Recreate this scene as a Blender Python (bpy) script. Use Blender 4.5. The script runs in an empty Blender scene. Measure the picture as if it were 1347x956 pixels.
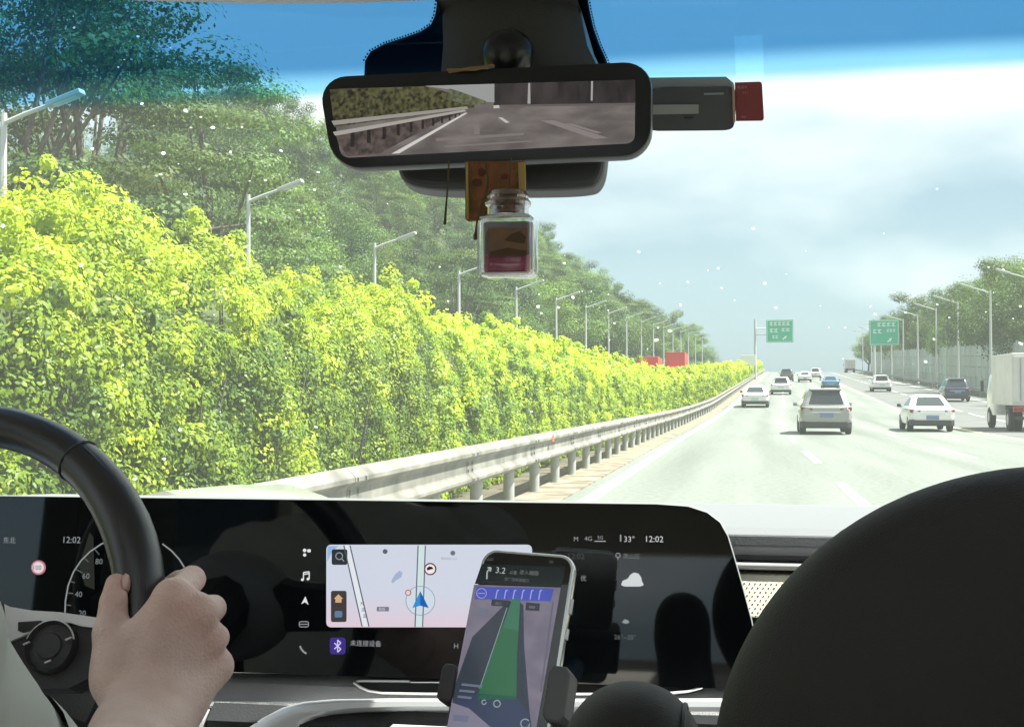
import bpy, bmesh, math, random
import numpy as np
from mathutils import Vector, Matrix, Euler

random.seed(7)
rng = np.random.default_rng(11)
scene = bpy.context.scene
COL = scene.collection
R = math.radians

# ------------------------------------------------------------------ camera, light, exposure
EV = 1.85
scene.view_settings.view_transform = 'Standard'
scene.view_settings.look = 'None'
scene.view_settings.exposure = EV
scene.view_settings.gamma = 1.0
scene.cycles.use_denoising = True
scene.cycles.max_bounces = 7
scene.cycles.diffuse_bounces = 3
scene.cycles.glossy_bounces = 3
scene.cycles.transmission_bounces = 4
scene.cycles.transparent_max_bounces = 10
scene.cycles.volume_bounces = 0
scene.cycles.sample_clamp_indirect = 4.0
scene.cycles.caustics_reflective = False
scene.cycles.caustics_refractive = False

F_PX = 1700.0
CX, CY = 673.5, 478.0
CAM = Vector((0.0, 0.0, 1.35))
YAW, PITCH = R(10.22), R(1.48)
cam_data = bpy.data.cameras.new('camera')
cam_data.sensor_width = 36.0
cam_data.lens = 36.0 * F_PX / 1347.0
cam_data.clip_start = 0.05
cam_data.clip_end = 6000
cam = bpy.data.objects.new('camera', cam_data)
COL.objects.link(cam)
cam.location = CAM
cam.rotation_euler = (R(90) + PITCH, 0, YAW)
scene.camera = cam
ROT = Euler((R(90) + PITCH, 0, YAW)).to_matrix()

SUN_EL, SUN_AZ = R(58), R(79)          # azimuth from +Y (ahead) towards +X (right)
sd = bpy.data.lights.new('sun', 'SUN')
sd.energy = 4.6
sd.angle = R(0.55)
sd.color = (1.0, 0.955, 0.88)
sun = bpy.data.objects.new('sun', sd)
COL.objects.link(sun)
sdir = Vector((math.cos(SUN_EL) * math.sin(SUN_AZ), math.cos(SUN_EL) * math.cos(SUN_AZ), math.sin(SUN_EL)))
sun.rotation_euler = (-sdir).to_track_quat('-Z', 'Y').to_euler()

world = bpy.data.worlds.new('World')
scene.world = world
world.use_nodes = True
wn, wl = world.node_tree.nodes, world.node_tree.links
wn.clear()
w_out = wn.new('ShaderNodeOutputWorld')
w_bg = wn.new('ShaderNodeBackground')
w_sky = wn.new('ShaderNodeTexSky')
w_sky.sky_type = 'NISHITA'
w_sky.sun_disc = False
w_sky.sun_elevation = SUN_EL
w_sky.sun_rotation = SUN_AZ
w_sky.air_density = 1.0
w_sky.dust_density = 1.6
w_bg.inputs[1].default_value = 0.058
# broken summer cloud over the blue: white sunlit cloud mixed into the sky colour by direction
w_tc = wn.new('ShaderNodeTexCoord')
w_map = wn.new('ShaderNodeMapping')
w_map.inputs['Scale'].default_value = (1.5, 1.5, 3.6)
w_map.inputs['Location'].default_value = (0.35, 0.9, 0.0)
w_n = wn.new('ShaderNodeTexNoise')
w_n.inputs['Scale'].default_value = 1.5
w_n.inputs['Detail'].default_value = 5.0
w_n.inputs['Roughness'].default_value = 0.48
w_r = wn.new('ShaderNodeValToRGB')
w_r.color_ramp.elements[0].position = 0.42
w_r.color_ramp.elements[0].color = (0, 0, 0, 1)
w_r.color_ramp.elements[1].position = 0.62
w_r.color_ramp.elements[1].color = (1, 1, 1, 1)
w_mix = wn.new('ShaderNodeMix')
w_mix.data_type = 'RGBA'
w_mix.inputs[7].default_value = (5.6, 5.8, 5.9, 1)
wl.new(w_tc.outputs['Generated'], w_map.inputs['Vector'])
wl.new(w_map.outputs['Vector'], w_n.inputs['Vector'])
w_sep = wn.new('ShaderNodeSeparateXYZ')
wl.new(w_tc.outputs['Generated'], w_sep.inputs[0])
w_el = wn.new('ShaderNodeMapRange')          # the far cloud base is greyer than the cloud overhead
w_el.inputs['From Min'].default_value = 0.0
w_el.inputs['From Max'].default_value = 0.26
w_el.inputs['To Min'].default_value = -0.20
w_el.inputs['To Max'].default_value = 0.15
wl.new(w_sep.outputs['Z'], w_el.inputs['Value'])
w_add = wn.new('ShaderNodeMath')
w_add.operation = 'ADD'
wl.new(w_n.outputs['Fac'], w_add.inputs[0])
wl.new(w_el.outputs[0], w_add.inputs[1])
wl.new(w_add.outputs[0], w_r.inputs['Fac'])
wl.new(w_r.outputs['Color'], w_mix.inputs[0])
w_veil = wn.new('ShaderNodeMix')
w_veil.data_type = 'RGBA'
w_veil.inputs[0].default_value = 0.72
w_veil.inputs[7].default_value = (1.2, 2.1, 2.7, 1)
wl.new(w_sky.outputs['Color'], w_veil.inputs[6])
wl.new(w_veil.outputs[2], w_mix.inputs[6])
wl.new(w_mix.outputs[2], w_bg.inputs['Color'])
wl.new(w_bg.outputs[0], w_out.inputs['Surface'])

# ------------------------------------------------------------------ geometry of the view and the road


def ray(px, py):
    return ROT @ Vector(((px - CX) / F_PX, (CY - py) / F_PX, -1.0))


def at(px, py, Y):
    d = ray(px, py)
    return CAM + d * (Y / d.y)


def atd(px, py, dist):
    return CAM + ray(px, py) * dist


class Plane:
    """a real flat surface in the car: origin O, right U, up V, outward normal N"""

    def __init__(s, O, U, V):
        s.O, s.U, s.V = Vector(O), Vector(U).normalized(), Vector(V).normalized()
        s.N = s.U.cross(s.V).normalized()

    def hit(s, px, py):
        d = ray(px, py)
        t = (s.O - CAM).dot(s.N) / d.dot(s.N)
        q = CAM + d * t - s.O
        return (q.dot(s.U), q.dot(s.V))

    def pt(s, u, v, off=0.0):
        return s.O + s.U * u + s.V * v + s.N * off

    def P(s, px, py, off=0.0):
        return s.pt(*s.hit(px, py), off)


def bend(Y):
    if Y < 40: return 0.0
    if Y < 78: return 0.0005 * (Y - 40) ** 2
    return 0.722 + 0.0285 * (Y - 78)


def rise(Y):
    if Y < 45: return 0.0
    if Y < 88: return 0.00034 * (Y - 45) ** 2
    if Y < 300: return 0.62866 + 0.02924 * (Y - 88)
    if Y < 420: return 6.8275 + 0.02924 * (Y - 300) - 0.000195 * (Y - 300) ** 2
    return 7.5283 - 0.0175 * (min(Y, 900) - 420)


def road(u, Y, z=0.0):
    return Vector((u + bend(Y), Y, rise(Y) + z))


def road_rot(Y):
    dx = bend(Y + 0.5) - bend(Y - 0.5)
    dz = rise(Y + 0.5) - rise(Y - 0.5)
    return (math.atan(dz), 0, -math.atan(dx))


# ------------------------------------------------------------------ materials
MATS = {}


def srgb(c):
    return tuple(((x / 255) / 12.92 if x / 255 <= 0.04045 else ((x / 255 + 0.055) / 1.055) ** 2.4) for x in c)


def pm(name, col, rough=0.6, metal=0.0, var=0.0, vscale=6.0, bump=0.0, bscale=60.0, spec=0.5, coat=0.0, col2=None, sheen=0.0):
    if name in MATS: return MATS[name]
    m = bpy.data.materials.new(name)
    m.use_nodes = True
    n, l = m.node_tree.nodes, m.node_tree.links
    b = n['Principled BSDF']
    b.inputs['Roughness'].default_value = rough
    b.inputs['Metallic'].default_value = metal
    b.inputs['Specular IOR Level'].default_value = spec
    b.inputs['Coat Weight'].default_value = coat
    b.inputs['Coat Roughness'].default_value = 0.06
    b.inputs['Sheen Weight'].default_value = sheen
    b.inputs['Base Color'].default_value = (*col, 1)
    tc = n.new('ShaderNodeTexCoord')
    if var > 0 or col2:
        t = n.new('ShaderNodeTexNoise')
        t.inputs['Scale'].default_value = vscale
        t.inputs['Detail'].default_value = 5
        l.new(tc.outputs['Object'], t.inputs['Vector'])
        rp = n.new('ShaderNodeValToRGB')
        rp.color_ramp.elements[0].position = 0.32
        rp.color_ramp.elements[1].position = 0.68
        c2 = col2 or col
        rp.color_ramp.elements[0].color = (*[max(0, x * (1 - var)) for x in col], 1)
        rp.color_ramp.elements[1].color = (*[min(1, x * (1 + var)) for x in c2], 1)
        l.new(t.outputs['Fac'], rp.inputs['Fac'])
        l.new(rp.outputs['Color'], b.inputs['Base Color'])
    if bump > 0:
        t2 = n.new('ShaderNodeTexNoise')
        t2.inputs['Scale'].default_value = bscale
        t2.inputs['Detail'].default_value = 4
        l.new(tc.outputs['Object'], t2.inputs['Vector'])
        bp = n.new('ShaderNodeBump')
        bp.inputs['Strength'].default_value = bump
        bp.inputs['Distance'].default_value = 0.01
        l.new(t2.outputs['Fac'], bp.inputs['Height'])
        l.new(bp.outputs['Normal'], b.inputs['Normal'])
    MATS[name] = m
    return m


def emi(rgb, gain=1.0):
    """a lit screen colour, given as it shows (sRGB 0-255)"""
    key = 'screen_%d_%d_%d_%d' % (*rgb, int(gain * 100))
    if key in MATS: return MATS[key]
    m = bpy.data.materials.new(key)
    m.use_nodes = True
    b = m.node_tree.nodes['Principled BSDF']
    b.inputs['Base Color'].default_value = (0.004, 0.004, 0.004, 1)
    b.inputs['Roughness'].default_value = 0.12
    c = srgb(rgb)
    b.inputs['Emission Color'].default_value = (*c, 1)
    b.inputs['Emission Strength'].default_value = gain / (2 ** EV)
    MATS[key] = m
    return m


def emi_noise(ca, cb, scale, stretch=(1, 1, 1), detail=6):
    key = 'picture_%d_%d_%d_%d' % (*ca, int(scale))
    if key in MATS: return MATS[key]
    m = emi(ca, 1.0 + 0.001 * len(MATS))
    n, l = m.node_tree.nodes, m.node_tree.links
    tc = n.new('ShaderNodeTexCoord')
    mp_ = n.new('ShaderNodeMapping')
    mp_.inputs['Scale'].default_value = stretch
    t = n.new('ShaderNodeTexNoise')
    t.inputs['Scale'].default_value = scale
    t.inputs['Detail'].default_value = detail
    rp = n.new('ShaderNodeValToRGB')
    rp.color_ramp.elements[0].position, rp.color_ramp.elements[1].position = 0.36, 0.64
    rp.color_ramp.elements[0].color = (*srgb(ca), 1)
    rp.color_ramp.elements[1].color = (*srgb(cb), 1)
    l.new(tc.outputs['Object'], mp_.inputs['Vector'])
    l.new(mp_.outputs['Vector'], t.inputs['Vector'])
    l.new(t.outputs['Fac'], rp.inputs['Fac'])
    l.new(rp.outputs['Color'], n['Principled BSDF'].inputs['Emission Color'])
    MATS[key] = m
    return m


def leaf_mat(name, trans=0.35, rough=0.45, tint=(1, 1, 1)):
    m = bpy.data.materials.new(name)
    m.use_nodes = True
    n, l = m.node_tree.nodes, m.node_tree.links
    n.clear()
    out = n.new('ShaderNodeOutputMaterial')
    at_ = n.new('ShaderNodeAttribute')
    at_.attribute_name = 'Col'
    oi = n.new('ShaderNodeObjectInfo')
    hs = n.new('ShaderNodeHueSaturation')
    mr = n.new('ShaderNodeMapRange')
    mr.inputs['To Min'].default_value = 0.75
    mr.inputs['To Max'].default_value = 1.3
    l.new(oi.outputs['Random'], mr.inputs['Value'])
    l.new(mr.outputs[0], hs.inputs['Value'])
    l.new(at_.outputs['Color'], hs.inputs['Color'])
    p = n.new('ShaderNodeBsdfPrincipled')
    p.inputs['Roughness'].default_value = rough
    p.inputs['Specular IOR Level'].default_value = 0.2
    t = n.new('ShaderNodeBsdfTranslucent')
    mx = n.new('ShaderNodeMixShader')
    mx.inputs[0].default_value = trans
    l.new(hs.outputs['Color'], p.inputs['Base Color'])
    ml = n.new('ShaderNodeMix')
    ml.data_type = 'RGBA'
    ml.blend_type = 'MULTIPLY'
    ml.inputs[0].default_value = 1
    ml.inputs[7].default_value = (1.3 * tint[0], 1.4 * tint[1], 0.5 * tint[2], 1)
    l.new(hs.outputs['Color'], ml.inputs[6])
    l.new(ml.outputs[2], t.inputs['Color'])
    l.new(p.outputs[0], mx.inputs[1])
    l.new(t.outputs[0], mx.inputs[2])
    l.new(mx.outputs[0], out.inputs['Surface'])
    return m


# ------------------------------------------------------------------ mesh building
def tag(o, label=None, cat=None, group=None, kind=None):
    if label: o['label'] = label
    if cat: o['category'] = cat
    if group: o['group'] = group
    if kind: o['kind'] = kind
    return o


def root_loc(o):
    v = Vector((0, 0, 0))
    while o is not None:
        v += o.location
        o = o.parent
    return v


def empty(name, loc=(0, 0, 0), rot=(0, 0, 0), **k):
    o = bpy.data.objects.new(name, None)
    COL.objects.link(o)
    o.location = loc
    o.rotation_euler = rot
    o.empty_display_size = 0.1
    return tag(o, **k)


def link_mesh(name, me, mat, parent=None, smooth=False, world_co=True):
    o = bpy.data.objects.new(name, me)
    COL.objects.link(o)
    if mat is not None:
        for m in (mat if isinstance(mat, (list, tuple)) else [mat]): me.materials.append(m)
    if smooth and len(me.polygons):
        me.polygons.foreach_set('use_smooth', [True] * len(me.polygons))
    if parent is not None:
        o.parent = parent
        if world_co:
            me.transform(Matrix.Translation(-root_loc(parent)))
    return o


class MB:
    """collects shapes, then links them as ONE mesh object"""

    def __init__(s):
        s.v, s.f, s.mi = [], [], []

    def add(s, verts, faces, mi=0):
        b = len(s.v)
        s.v += [tuple(x) for x in verts]
        s.f += [tuple(b + i for i in fc) for fc in faces]
        s.mi += [mi] * len(faces)
        return s

    def box(s, c, size, rot=None, mi=0):
        hx, hy, hz = [x / 2 for x in size]
        vs = [Vector((x, y, z)) for x in (-hx, hx) for y in (-hy, hy) for z in (-hz, hz)]
        if rot is not None: vs = [rot @ v for v in vs]
        vs = [v + Vector(c) for v in vs]
        return s.add(vs, [(0, 1, 3, 2), (4, 6, 7, 5), (0, 4, 5, 1), (2, 3, 7, 6), (0, 2, 6, 4), (1, 5, 7, 3)], mi)

    def loft(s, loops, closed=True, caps=True, mi=0):
        n = len(loops[0])
        vs = [p for lp in loops for p in lp]
        fs = []
        for i in range(len(loops) - 1):
            for j in range(n if closed else n - 1):
                k = (j + 1) % n
                fs.append((i * n + j, i * n + k, (i + 1) * n + k, (i + 1) * n + j))
        if caps and closed:
            fs.append(tuple(reversed(range(n))))
            fs.append(tuple((len(loops) - 1) * n + j for j in range(n)))
        return s.add(vs, fs, mi)

    def tube(s, pts, rad, n=8, mi=0, caps=True):
        pts = [Vector(p) for p in pts]
        rads = rad if isinstance(rad, (list, tuple)) else [rad] * len(pts)
        loops = []
        ref = None
        for i, p in enumerate(pts):
            d = (pts[min(i + 1, len(pts) - 1)] - pts[max(i - 1, 0)]).normalized()
            if ref is None:
                ref = d.orthogonal().normalized()
            a = (ref - d * ref.dot(d)).normalized()
            ref = a
            b = d.cross(a)
            loops.append([p + (a * math.cos(t) + b * math.sin(t)) * rads[i] for t in [2 * math.pi * k / n for k in range(n)]])
        return s.loft(loops, True, caps, mi)

    def prism(s, poly, off, mi=0):
        """solid from a 3D polygon swept by vector off"""
        off = Vector(off)
        a = [Vector(p) for p in poly]
        return s.loft([a, [p + off for p in a]], True, True, mi)

    def build(s, name, mat, parent=None, smooth=False, world_co=True, bevel=0.0, seg=2, fixn=True):
        me = bpy.data.meshes.new(name)
        me.from_pydata(s.v, [], s.f)
        me.polygons.foreach_set('material_index', s.mi)
        if fixn or bevel:
            bm = bmesh.new()
            bm.from_mesh(me)
            if fixn: bmesh.ops.recalc_face_normals(bm, faces=bm.faces)
            if bevel:
                es = [e for e in bm.edges if len(e.link_faces) == 2 and e.calc_face_angle() > 0.6]
                bmesh.ops.bevel(bm, geom=es, offset=bevel, segments=seg, affect='EDGES', profile=0.5)
            bm.to_mesh(me)
            bm.free()
        o = link_mesh(name, me, mat, parent, False, world_co)
        if smooth:
            me.polygons.foreach_set('use_smooth', [True] * len(me.polygons))
            try:
                me.set_sharp_from_angle(angle=R(42))
            except Exception:
                pass
        return o


def np_mesh(name, V, F, mat, parent=None, colors=None, world_co=True, smooth=False):
    me = bpy.data.meshes.new(name)
    V = np.ascontiguousarray(V, dtype=np.float32)
    F = np.ascontiguousarray(F, dtype=np.int32)
    k = F.shape[1]
    me.vertices.add(len(V))
    me.vertices.foreach_set('co', V.ravel())
    me.loops.add(F.size)
    me.loops.foreach_set('vertex_index', F.ravel())
    me.polygons.add(len(F))
    me.polygons.foreach_set('loop_start', np.arange(0, F.size, k, dtype=np.int32))
    me.update(calc_edges=True)
    if colors is not None:
        a = me.color_attributes.new('Col', 'FLOAT_COLOR', 'POINT')
        c = np.ones((len(V), 4), dtype=np.float32)
        c[:, :3] = colors
        a.data.foreach_set('color', c.ravel())
    return link_mesh(name, me, mat, parent, smooth, world_co)


def nets(func, lo, hi, h):
    """surface of an implicit solid (negative inside) as a quad mesh: naive surface nets"""
    lo, hi = np.array(lo, float), np.array(hi, float)
    n = np.ceil((hi - lo) / h).astype(int) + 1
    ax = [lo[i] + h * np.arange(n[i]) for i in range(3)]
    X, Y, Z = np.meshgrid(*ax, indexing='ij', sparse=True)
    Fv = np.broadcast_to(func(X, Y, Z), tuple(n)).astype(np.float32)
    S = Fv < 0
    cs = [S[a:n[0] - 1 + a, b:n[1] - 1 + b, c:n[2] - 1 + c] for a in (0, 1) for b in (0, 1) for c in (0, 1)]
    anyv = np.logical_or.reduce(cs)
    allv = np.logical_and.reduce(cs)
    mixed = anyv & ~allv
    idx = -np.ones(mixed.shape, dtype=np.int32)
    ijk = np.argwhere(mixed)
    idx[mixed] = np.arange(len(ijk))
    acc = np.zeros((len(ijk), 3))
    cnt = np.zeros(len(ijk))
    corners = [np.array((a, b, c)) for a in (0, 1) for b in (0, 1) for c in (0, 1)]
    for a in corners:
        for b in corners:
            if (b - a).sum() == 1 and np.abs(b - a).sum() == 1:
                pa, pb = ijk + a, ijk + b
                va = Fv[pa[:, 0], pa[:, 1], pa[:, 2]]
                vb = Fv[pb[:, 0], pb[:, 1], pb[:, 2]]
                cr = (va < 0) != (vb < 0)
                t = np.where(cr, va / np.where(cr, va - vb, 1), 0)
                acc += np.where(cr[:, None], a + t[:, None] * (b - a), 0)
                cnt += cr
    V = lo + h * (ijk + acc / cnt[:, None])
    quads = []
    for axis in range(3):
        sl0 = [slice(1, None)] * 3
        sl1 = [slice(1, None)] * 3
        sl0[axis] = slice(0, -1)
        A, B = S[tuple(sl0)], S[tuple(sl1)]
        ch = np.argwhere(A != B)
        if not len(ch): continue
        neg = A[ch[:, 0], ch[:, 1], ch[:, 2]]
        p = ch + 1
        p[:, axis] -= 1
        o1, o2 = [(1, 2), (2, 0), (0, 1)][axis]
        q = []
        for d1, d2 in ((1, 1), (0, 1), (0, 0), (1, 0)):
            c = p.copy()
            c[:, o1] -= d1
            c[:, o2] -= d2
            ok = (c < np.array(idx.shape)).all(1) & (c >= 0).all(1)
            c = np.clip(c, 0, np.array(idx.shape) - 1)
            q.append(np.where(ok, idx[c[:, 0], c[:, 1], c[:, 2]], -1))
        q = np.stack(q, 1)
        good = (q >= 0).all(1)
        q = q[good]
        neg = neg[good]
        q[~neg] = q[~neg][:, ::-1]
        quads.append(q)
    return V, np.concatenate(quads)


def smin(a, b, k):
    h = np.clip(0.5 + 0.5 * (b - a) / k, 0, 1)
    return b + (a - b) * h - k * h * (1 - h)


def cone_sdf(X, Y, Z, a, b, ra, rb):
    """tapered limb from a to b"""
    a, b = np.array(a, float), np.array(b, float)
    d = b - a
    L2 = (d * d).sum()
    t = np.clip(((X - a[0]) * d[0] + (Y - a[1]) * d[1] + (Z - a[2]) * d[2]) / L2, 0, 1)
    return np.sqrt((X - a[0] - t * d[0]) ** 2 + (Y - a[1] - t * d[1]) ** 2 + (Z - a[2] - t * d[2]) ** 2) - (ra + t * (rb - ra))


def ell_sdf(X, Y, Z, c, r):
    q = np.sqrt(((X - c[0]) / r[0]) ** 2 + ((Y - c[1]) / r[1]) ** 2 + ((Z - c[2]) / r[2]) ** 2)
    return (q - 1) * min(r)


def rbox_sdf(X, Y, Z, c, hs, r):
    qx, qy, qz = np.abs(X - c[0]) - hs[0] + r, np.abs(Y - c[1]) - hs[1] + r, np.abs(Z - c[2]) - hs[2] + r
    out = np.sqrt(np.maximum(qx, 0) ** 2 + np.maximum(qy, 0) ** 2 + np.maximum(qz, 0) ** 2)
    return out + np.minimum(np.maximum(qx, np.maximum(qy, qz)), 0) - r


def sdf_obj(name, func, lo, hi, h, mat, parent=None, white=False):
    V, Fq = nets(func, lo, hi, h)
    return np_mesh(name, V, Fq, mat, parent, np.ones((len(V), 3)) if white else None, True, True)


def copy_tree(o, parent=None):
    c = o.copy()
    COL.objects.link(c)
    c.parent = parent
    for ch in list(o.children): copy_tree(ch, c)
    return c


def rrect(w, h, r, n=5):
    pts = []
    for cx, cy, a0 in ((w / 2 - r, h / 2 - r, 0), (-w / 2 + r, h / 2 - r, 90), (-w / 2 + r, -h / 2 + r, 180), (w / 2 - r, -h / 2 + r, 270)):
        for k in range(n + 1):
            a = R(a0 + 90 * k / n)
            pts.append((cx + r * math.cos(a), cy + r * math.sin(a)))
    return pts


def flat(name, pl, pts, off, mat, parent, thick=0.0003, px=True):
    """a thin printed or lit piece lying on plane pl; pts in photo pixels (px) or plane metres"""
    uv = [pl.hit(*p) for p in pts] if px else pts
    m = MB()
    m.prism([pl.pt(u, v, off) for u, v in uv], pl.N * -thick)
    return m.build(name, mat, parent)


def smooth_poly(pts, it=2):
    for _ in range(it):
        q = []
        for a, b in zip(pts, pts[1:] + pts[:1]):
            q += [(a[0] * .75 + b[0] * .25, a[1] * .75 + b[1] * .25), (a[0] * .25 + b[0] * .75, a[1] * .25 + b[1] * .75)]
        pts = q
    return pts


def ring_px(cx, cy, rx, ry=None, n=20):
    ry = ry or rx
    return [(cx + rx * math.cos(2 * math.pi * k / n), cy + ry * math.sin(2 * math.pi * k / n)) for k in range(n)]


def lines(name, pl, segs, wpx, off, mat, parent):
    """thin strokes on a plane: list of pixel polylines"""
    m = MB()
    for pts in segs:
        uv = [Vector(pl.hit(*p)) for p in pts]
        w = abs(pl.hit(pts[0][0] + wpx, pts[0][1])[0] - pl.hit(*pts[0])[0]) / 2
        for a, b in zip(uv[:-1], uv[1:]):
            d = (b - a)
            if d.length < 1e-6: continue
            nn = Vector((-d.y, d.x)).normalized() * w
            q = [a + nn, b + nn, b - nn, a - nn]
            m.add([pl.pt(x.x, x.y, off) for x in q], [(0, 1, 2, 3)])
    return m.build(name, mat, parent, fixn=False)


def text_geo(body):
    cu = bpy.data.curves.new('t', 'FONT')
    cu.body = body
    cu.resolution_u = 2
    ob = bpy.data.objects.new('t', cu)
    COL.objects.link(ob)
    dg = bpy.context.evaluated_depsgraph_get()
    dg.update()
    me = bpy.data.meshes.new_from_object(ob.evaluated_get(dg))
    vs = [Vector(v.co) for v in me.vertices]
    fs = [tuple(p.vertices) for p in me.polygons]
    bpy.data.objects.remove(ob)
    bpy.data.meshes.remove(me)
    return vs, fs


def text(name, pl, body, px, py, hpx, off, mat, parent, rot=0.0):
    """lettering on a plane: left end of the text's middle line at photo pixel px,py"""
    vs, fs = text_geo(body)
    if not vs: return None
    u0, v0 = pl.hit(px, py)
    h = abs(pl.hit(px, py - hpx)[1] - v0)
    ys = [v.y for v in vs]
    xs = [v.x for v in vs]
    y0, y1, x0 = min(ys), max(ys), min(xs)
    k = h / max(0.05, (y1 - y0))
    c, s_ = math.cos(rot), math.sin(rot)
    out = []
    for v in vs:
        a, b = (v.x - x0) * k, (v.y - (y0 + y1) / 2) * k
        out.append(pl.pt(u0 + a * c - b * s_, v0 + a * s_ + b * c, off))
    m = MB()
    m.add(out, fs)
    return m.build(name, mat, parent, fixn=False)


HAZE = 0.00028
if HAZE > 0:
    hb = bpy.data.meshes.new('haze')
    bmh = bmesh.new()
    bmesh.ops.create_cube(bmh, size=1.0)
    bmh.to_mesh(hb)
    bmh.free()
    ho_ = bpy.data.objects.new('haze', hb)
    COL.objects.link(ho_)
    ho_.location = (0, 330, 38.5)
    ho_.scale = (960, 1000, 80)
    ho_['kind'] = 'stuff'
    ho_['label'] = 'thin summer haze over the motorway and hills'
    hm = bpy.data.materials.new('haze_air')
    hm.use_nodes = True
    hm.node_tree.nodes.clear()
    _o = hm.node_tree.nodes.new('ShaderNodeOutputMaterial')
    _v = hm.node_tree.nodes.new('ShaderNodeVolumePrincipled')
    _v.inputs['Color'].default_value = (0.86, 0.95, 0.98, 1)
    _v.inputs['Density'].default_value = HAZE
    _v.inputs['Anisotropy'].default_value = 0.0
    hm.node_tree.links.new(_v.outputs[0], _o.inputs['Volume'])
    hb.materials.append(hm)

# ------------------------------------------------------------------ ground, roads, markings
def sm(x):
    x = max(0.0, min(1.0, x))
    return x * x * (3 - 2 * x)


def hill(u, Y):
    h = 0.0
    if u < -19.5:
        H = 34.0 * (0.12 + 0.88 * sm((Y - 55) / 130)) * (1 - sm((Y - 230) / 260)) + 3.0 * math.sin(Y * 0.021 + 1.0)
        h += max(0, H) * sm((-u - 19.5) / 52) + 1.2 * math.sin(u * 0.13 + Y * 0.07) * sm((-u - 22) / 8)
    if u > 21.5:
        h += 5.5 * sm((u - 21.5) / 20) * sm((Y - 40) / 60) * (1 - sm((Y - 250) / 150))
    return h


M_ground = pm('earth_and_grass', (0.040, 0.062, 0.020), 0.95, var=0.35, vscale=0.25, bump=0.4, bscale=3, col2=(0.065, 0.085, 0.028))
us = [-420, -250, -160, -120, -95, -80, -70, -62, -55, -48, -42, -36, -31, -27, -23, -20, -17, -10, -5, 0, 5, 10, 16, 20, 23, 26, 30, 35, 42, 55, 80, 130, 250, 420]
ysg = [-160, -80, -30] + list(range(0, 480, 10)) + [500, 560, 640, 740, 820]
V = []
for Y in ysg:
    for u in us:
        V.append(road(u, Y, -0.10 + hill(u, Y)))
nu = len(us)
Fq = [(i * nu + j, i * nu + j + 1, (i + 1) * nu + j + 1, (i + 1) * nu + j) for i in range(len(ysg) - 1) for j in range(nu - 1)]
g = np_mesh('ground', np.array([tuple(v) for v in V]), np.array(Fq), M_ground, smooth=True)
tag(g, 'earth and grass ground that rises into wooded hills on both sides', 'ground', kind='structure')

YS = [-120, -60, -30, -15] + [float(y) for y in range(-6, 120, 3)] + [float(y) for y in range(120, 430, 8)] + [450.0, 500.0]


def strip(name, u0, u1, z, mat, y0=-120, y1=500, thick=0.0, parent=None, store=False):
    ys = [y0] + [y for y in YS if y0 < y < y1] + [y1]
    m = MB()
    vs, fs = [], []
    nn = max(1, int((u1 - u0) / 4))
    us_ = []
    for y in ys:
        for k in range(nn + 1):
            us_.append(u0 + (u1 - u0) * k / nn)
            vs.append(road(us_[-1], y, z))
    for i in range(len(ys) - 1):
        for k in range(nn):
            a = i * (nn + 1) + k
            fs.append((a, a + 1, a + nn + 2, a + nn + 1))
    m.add(vs, fs)
    if thick:
        for k, s_ in ((0, 1), (nn, -1)):
            vs2, fs2 = [], []
            for i in range(len(ys)):
                p = vs[i * (nn + 1) + k]
                vs2 += [p, p - Vector((0, 0, thick))]
            for i in range(len(ys) - 1):
                fs2.append((2 * i, 2 * i + 1, 2 * i + 3, 2 * i + 2))
            m.add(vs2, fs2)
    o = m.build(name, mat, parent, fixn=False)
    if store:
        a_ = o.data.attributes.new('lateral', 'FLOAT', 'POINT')
        for i, q in enumerate(us_): a_.data[i].value = q
    return o


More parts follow.
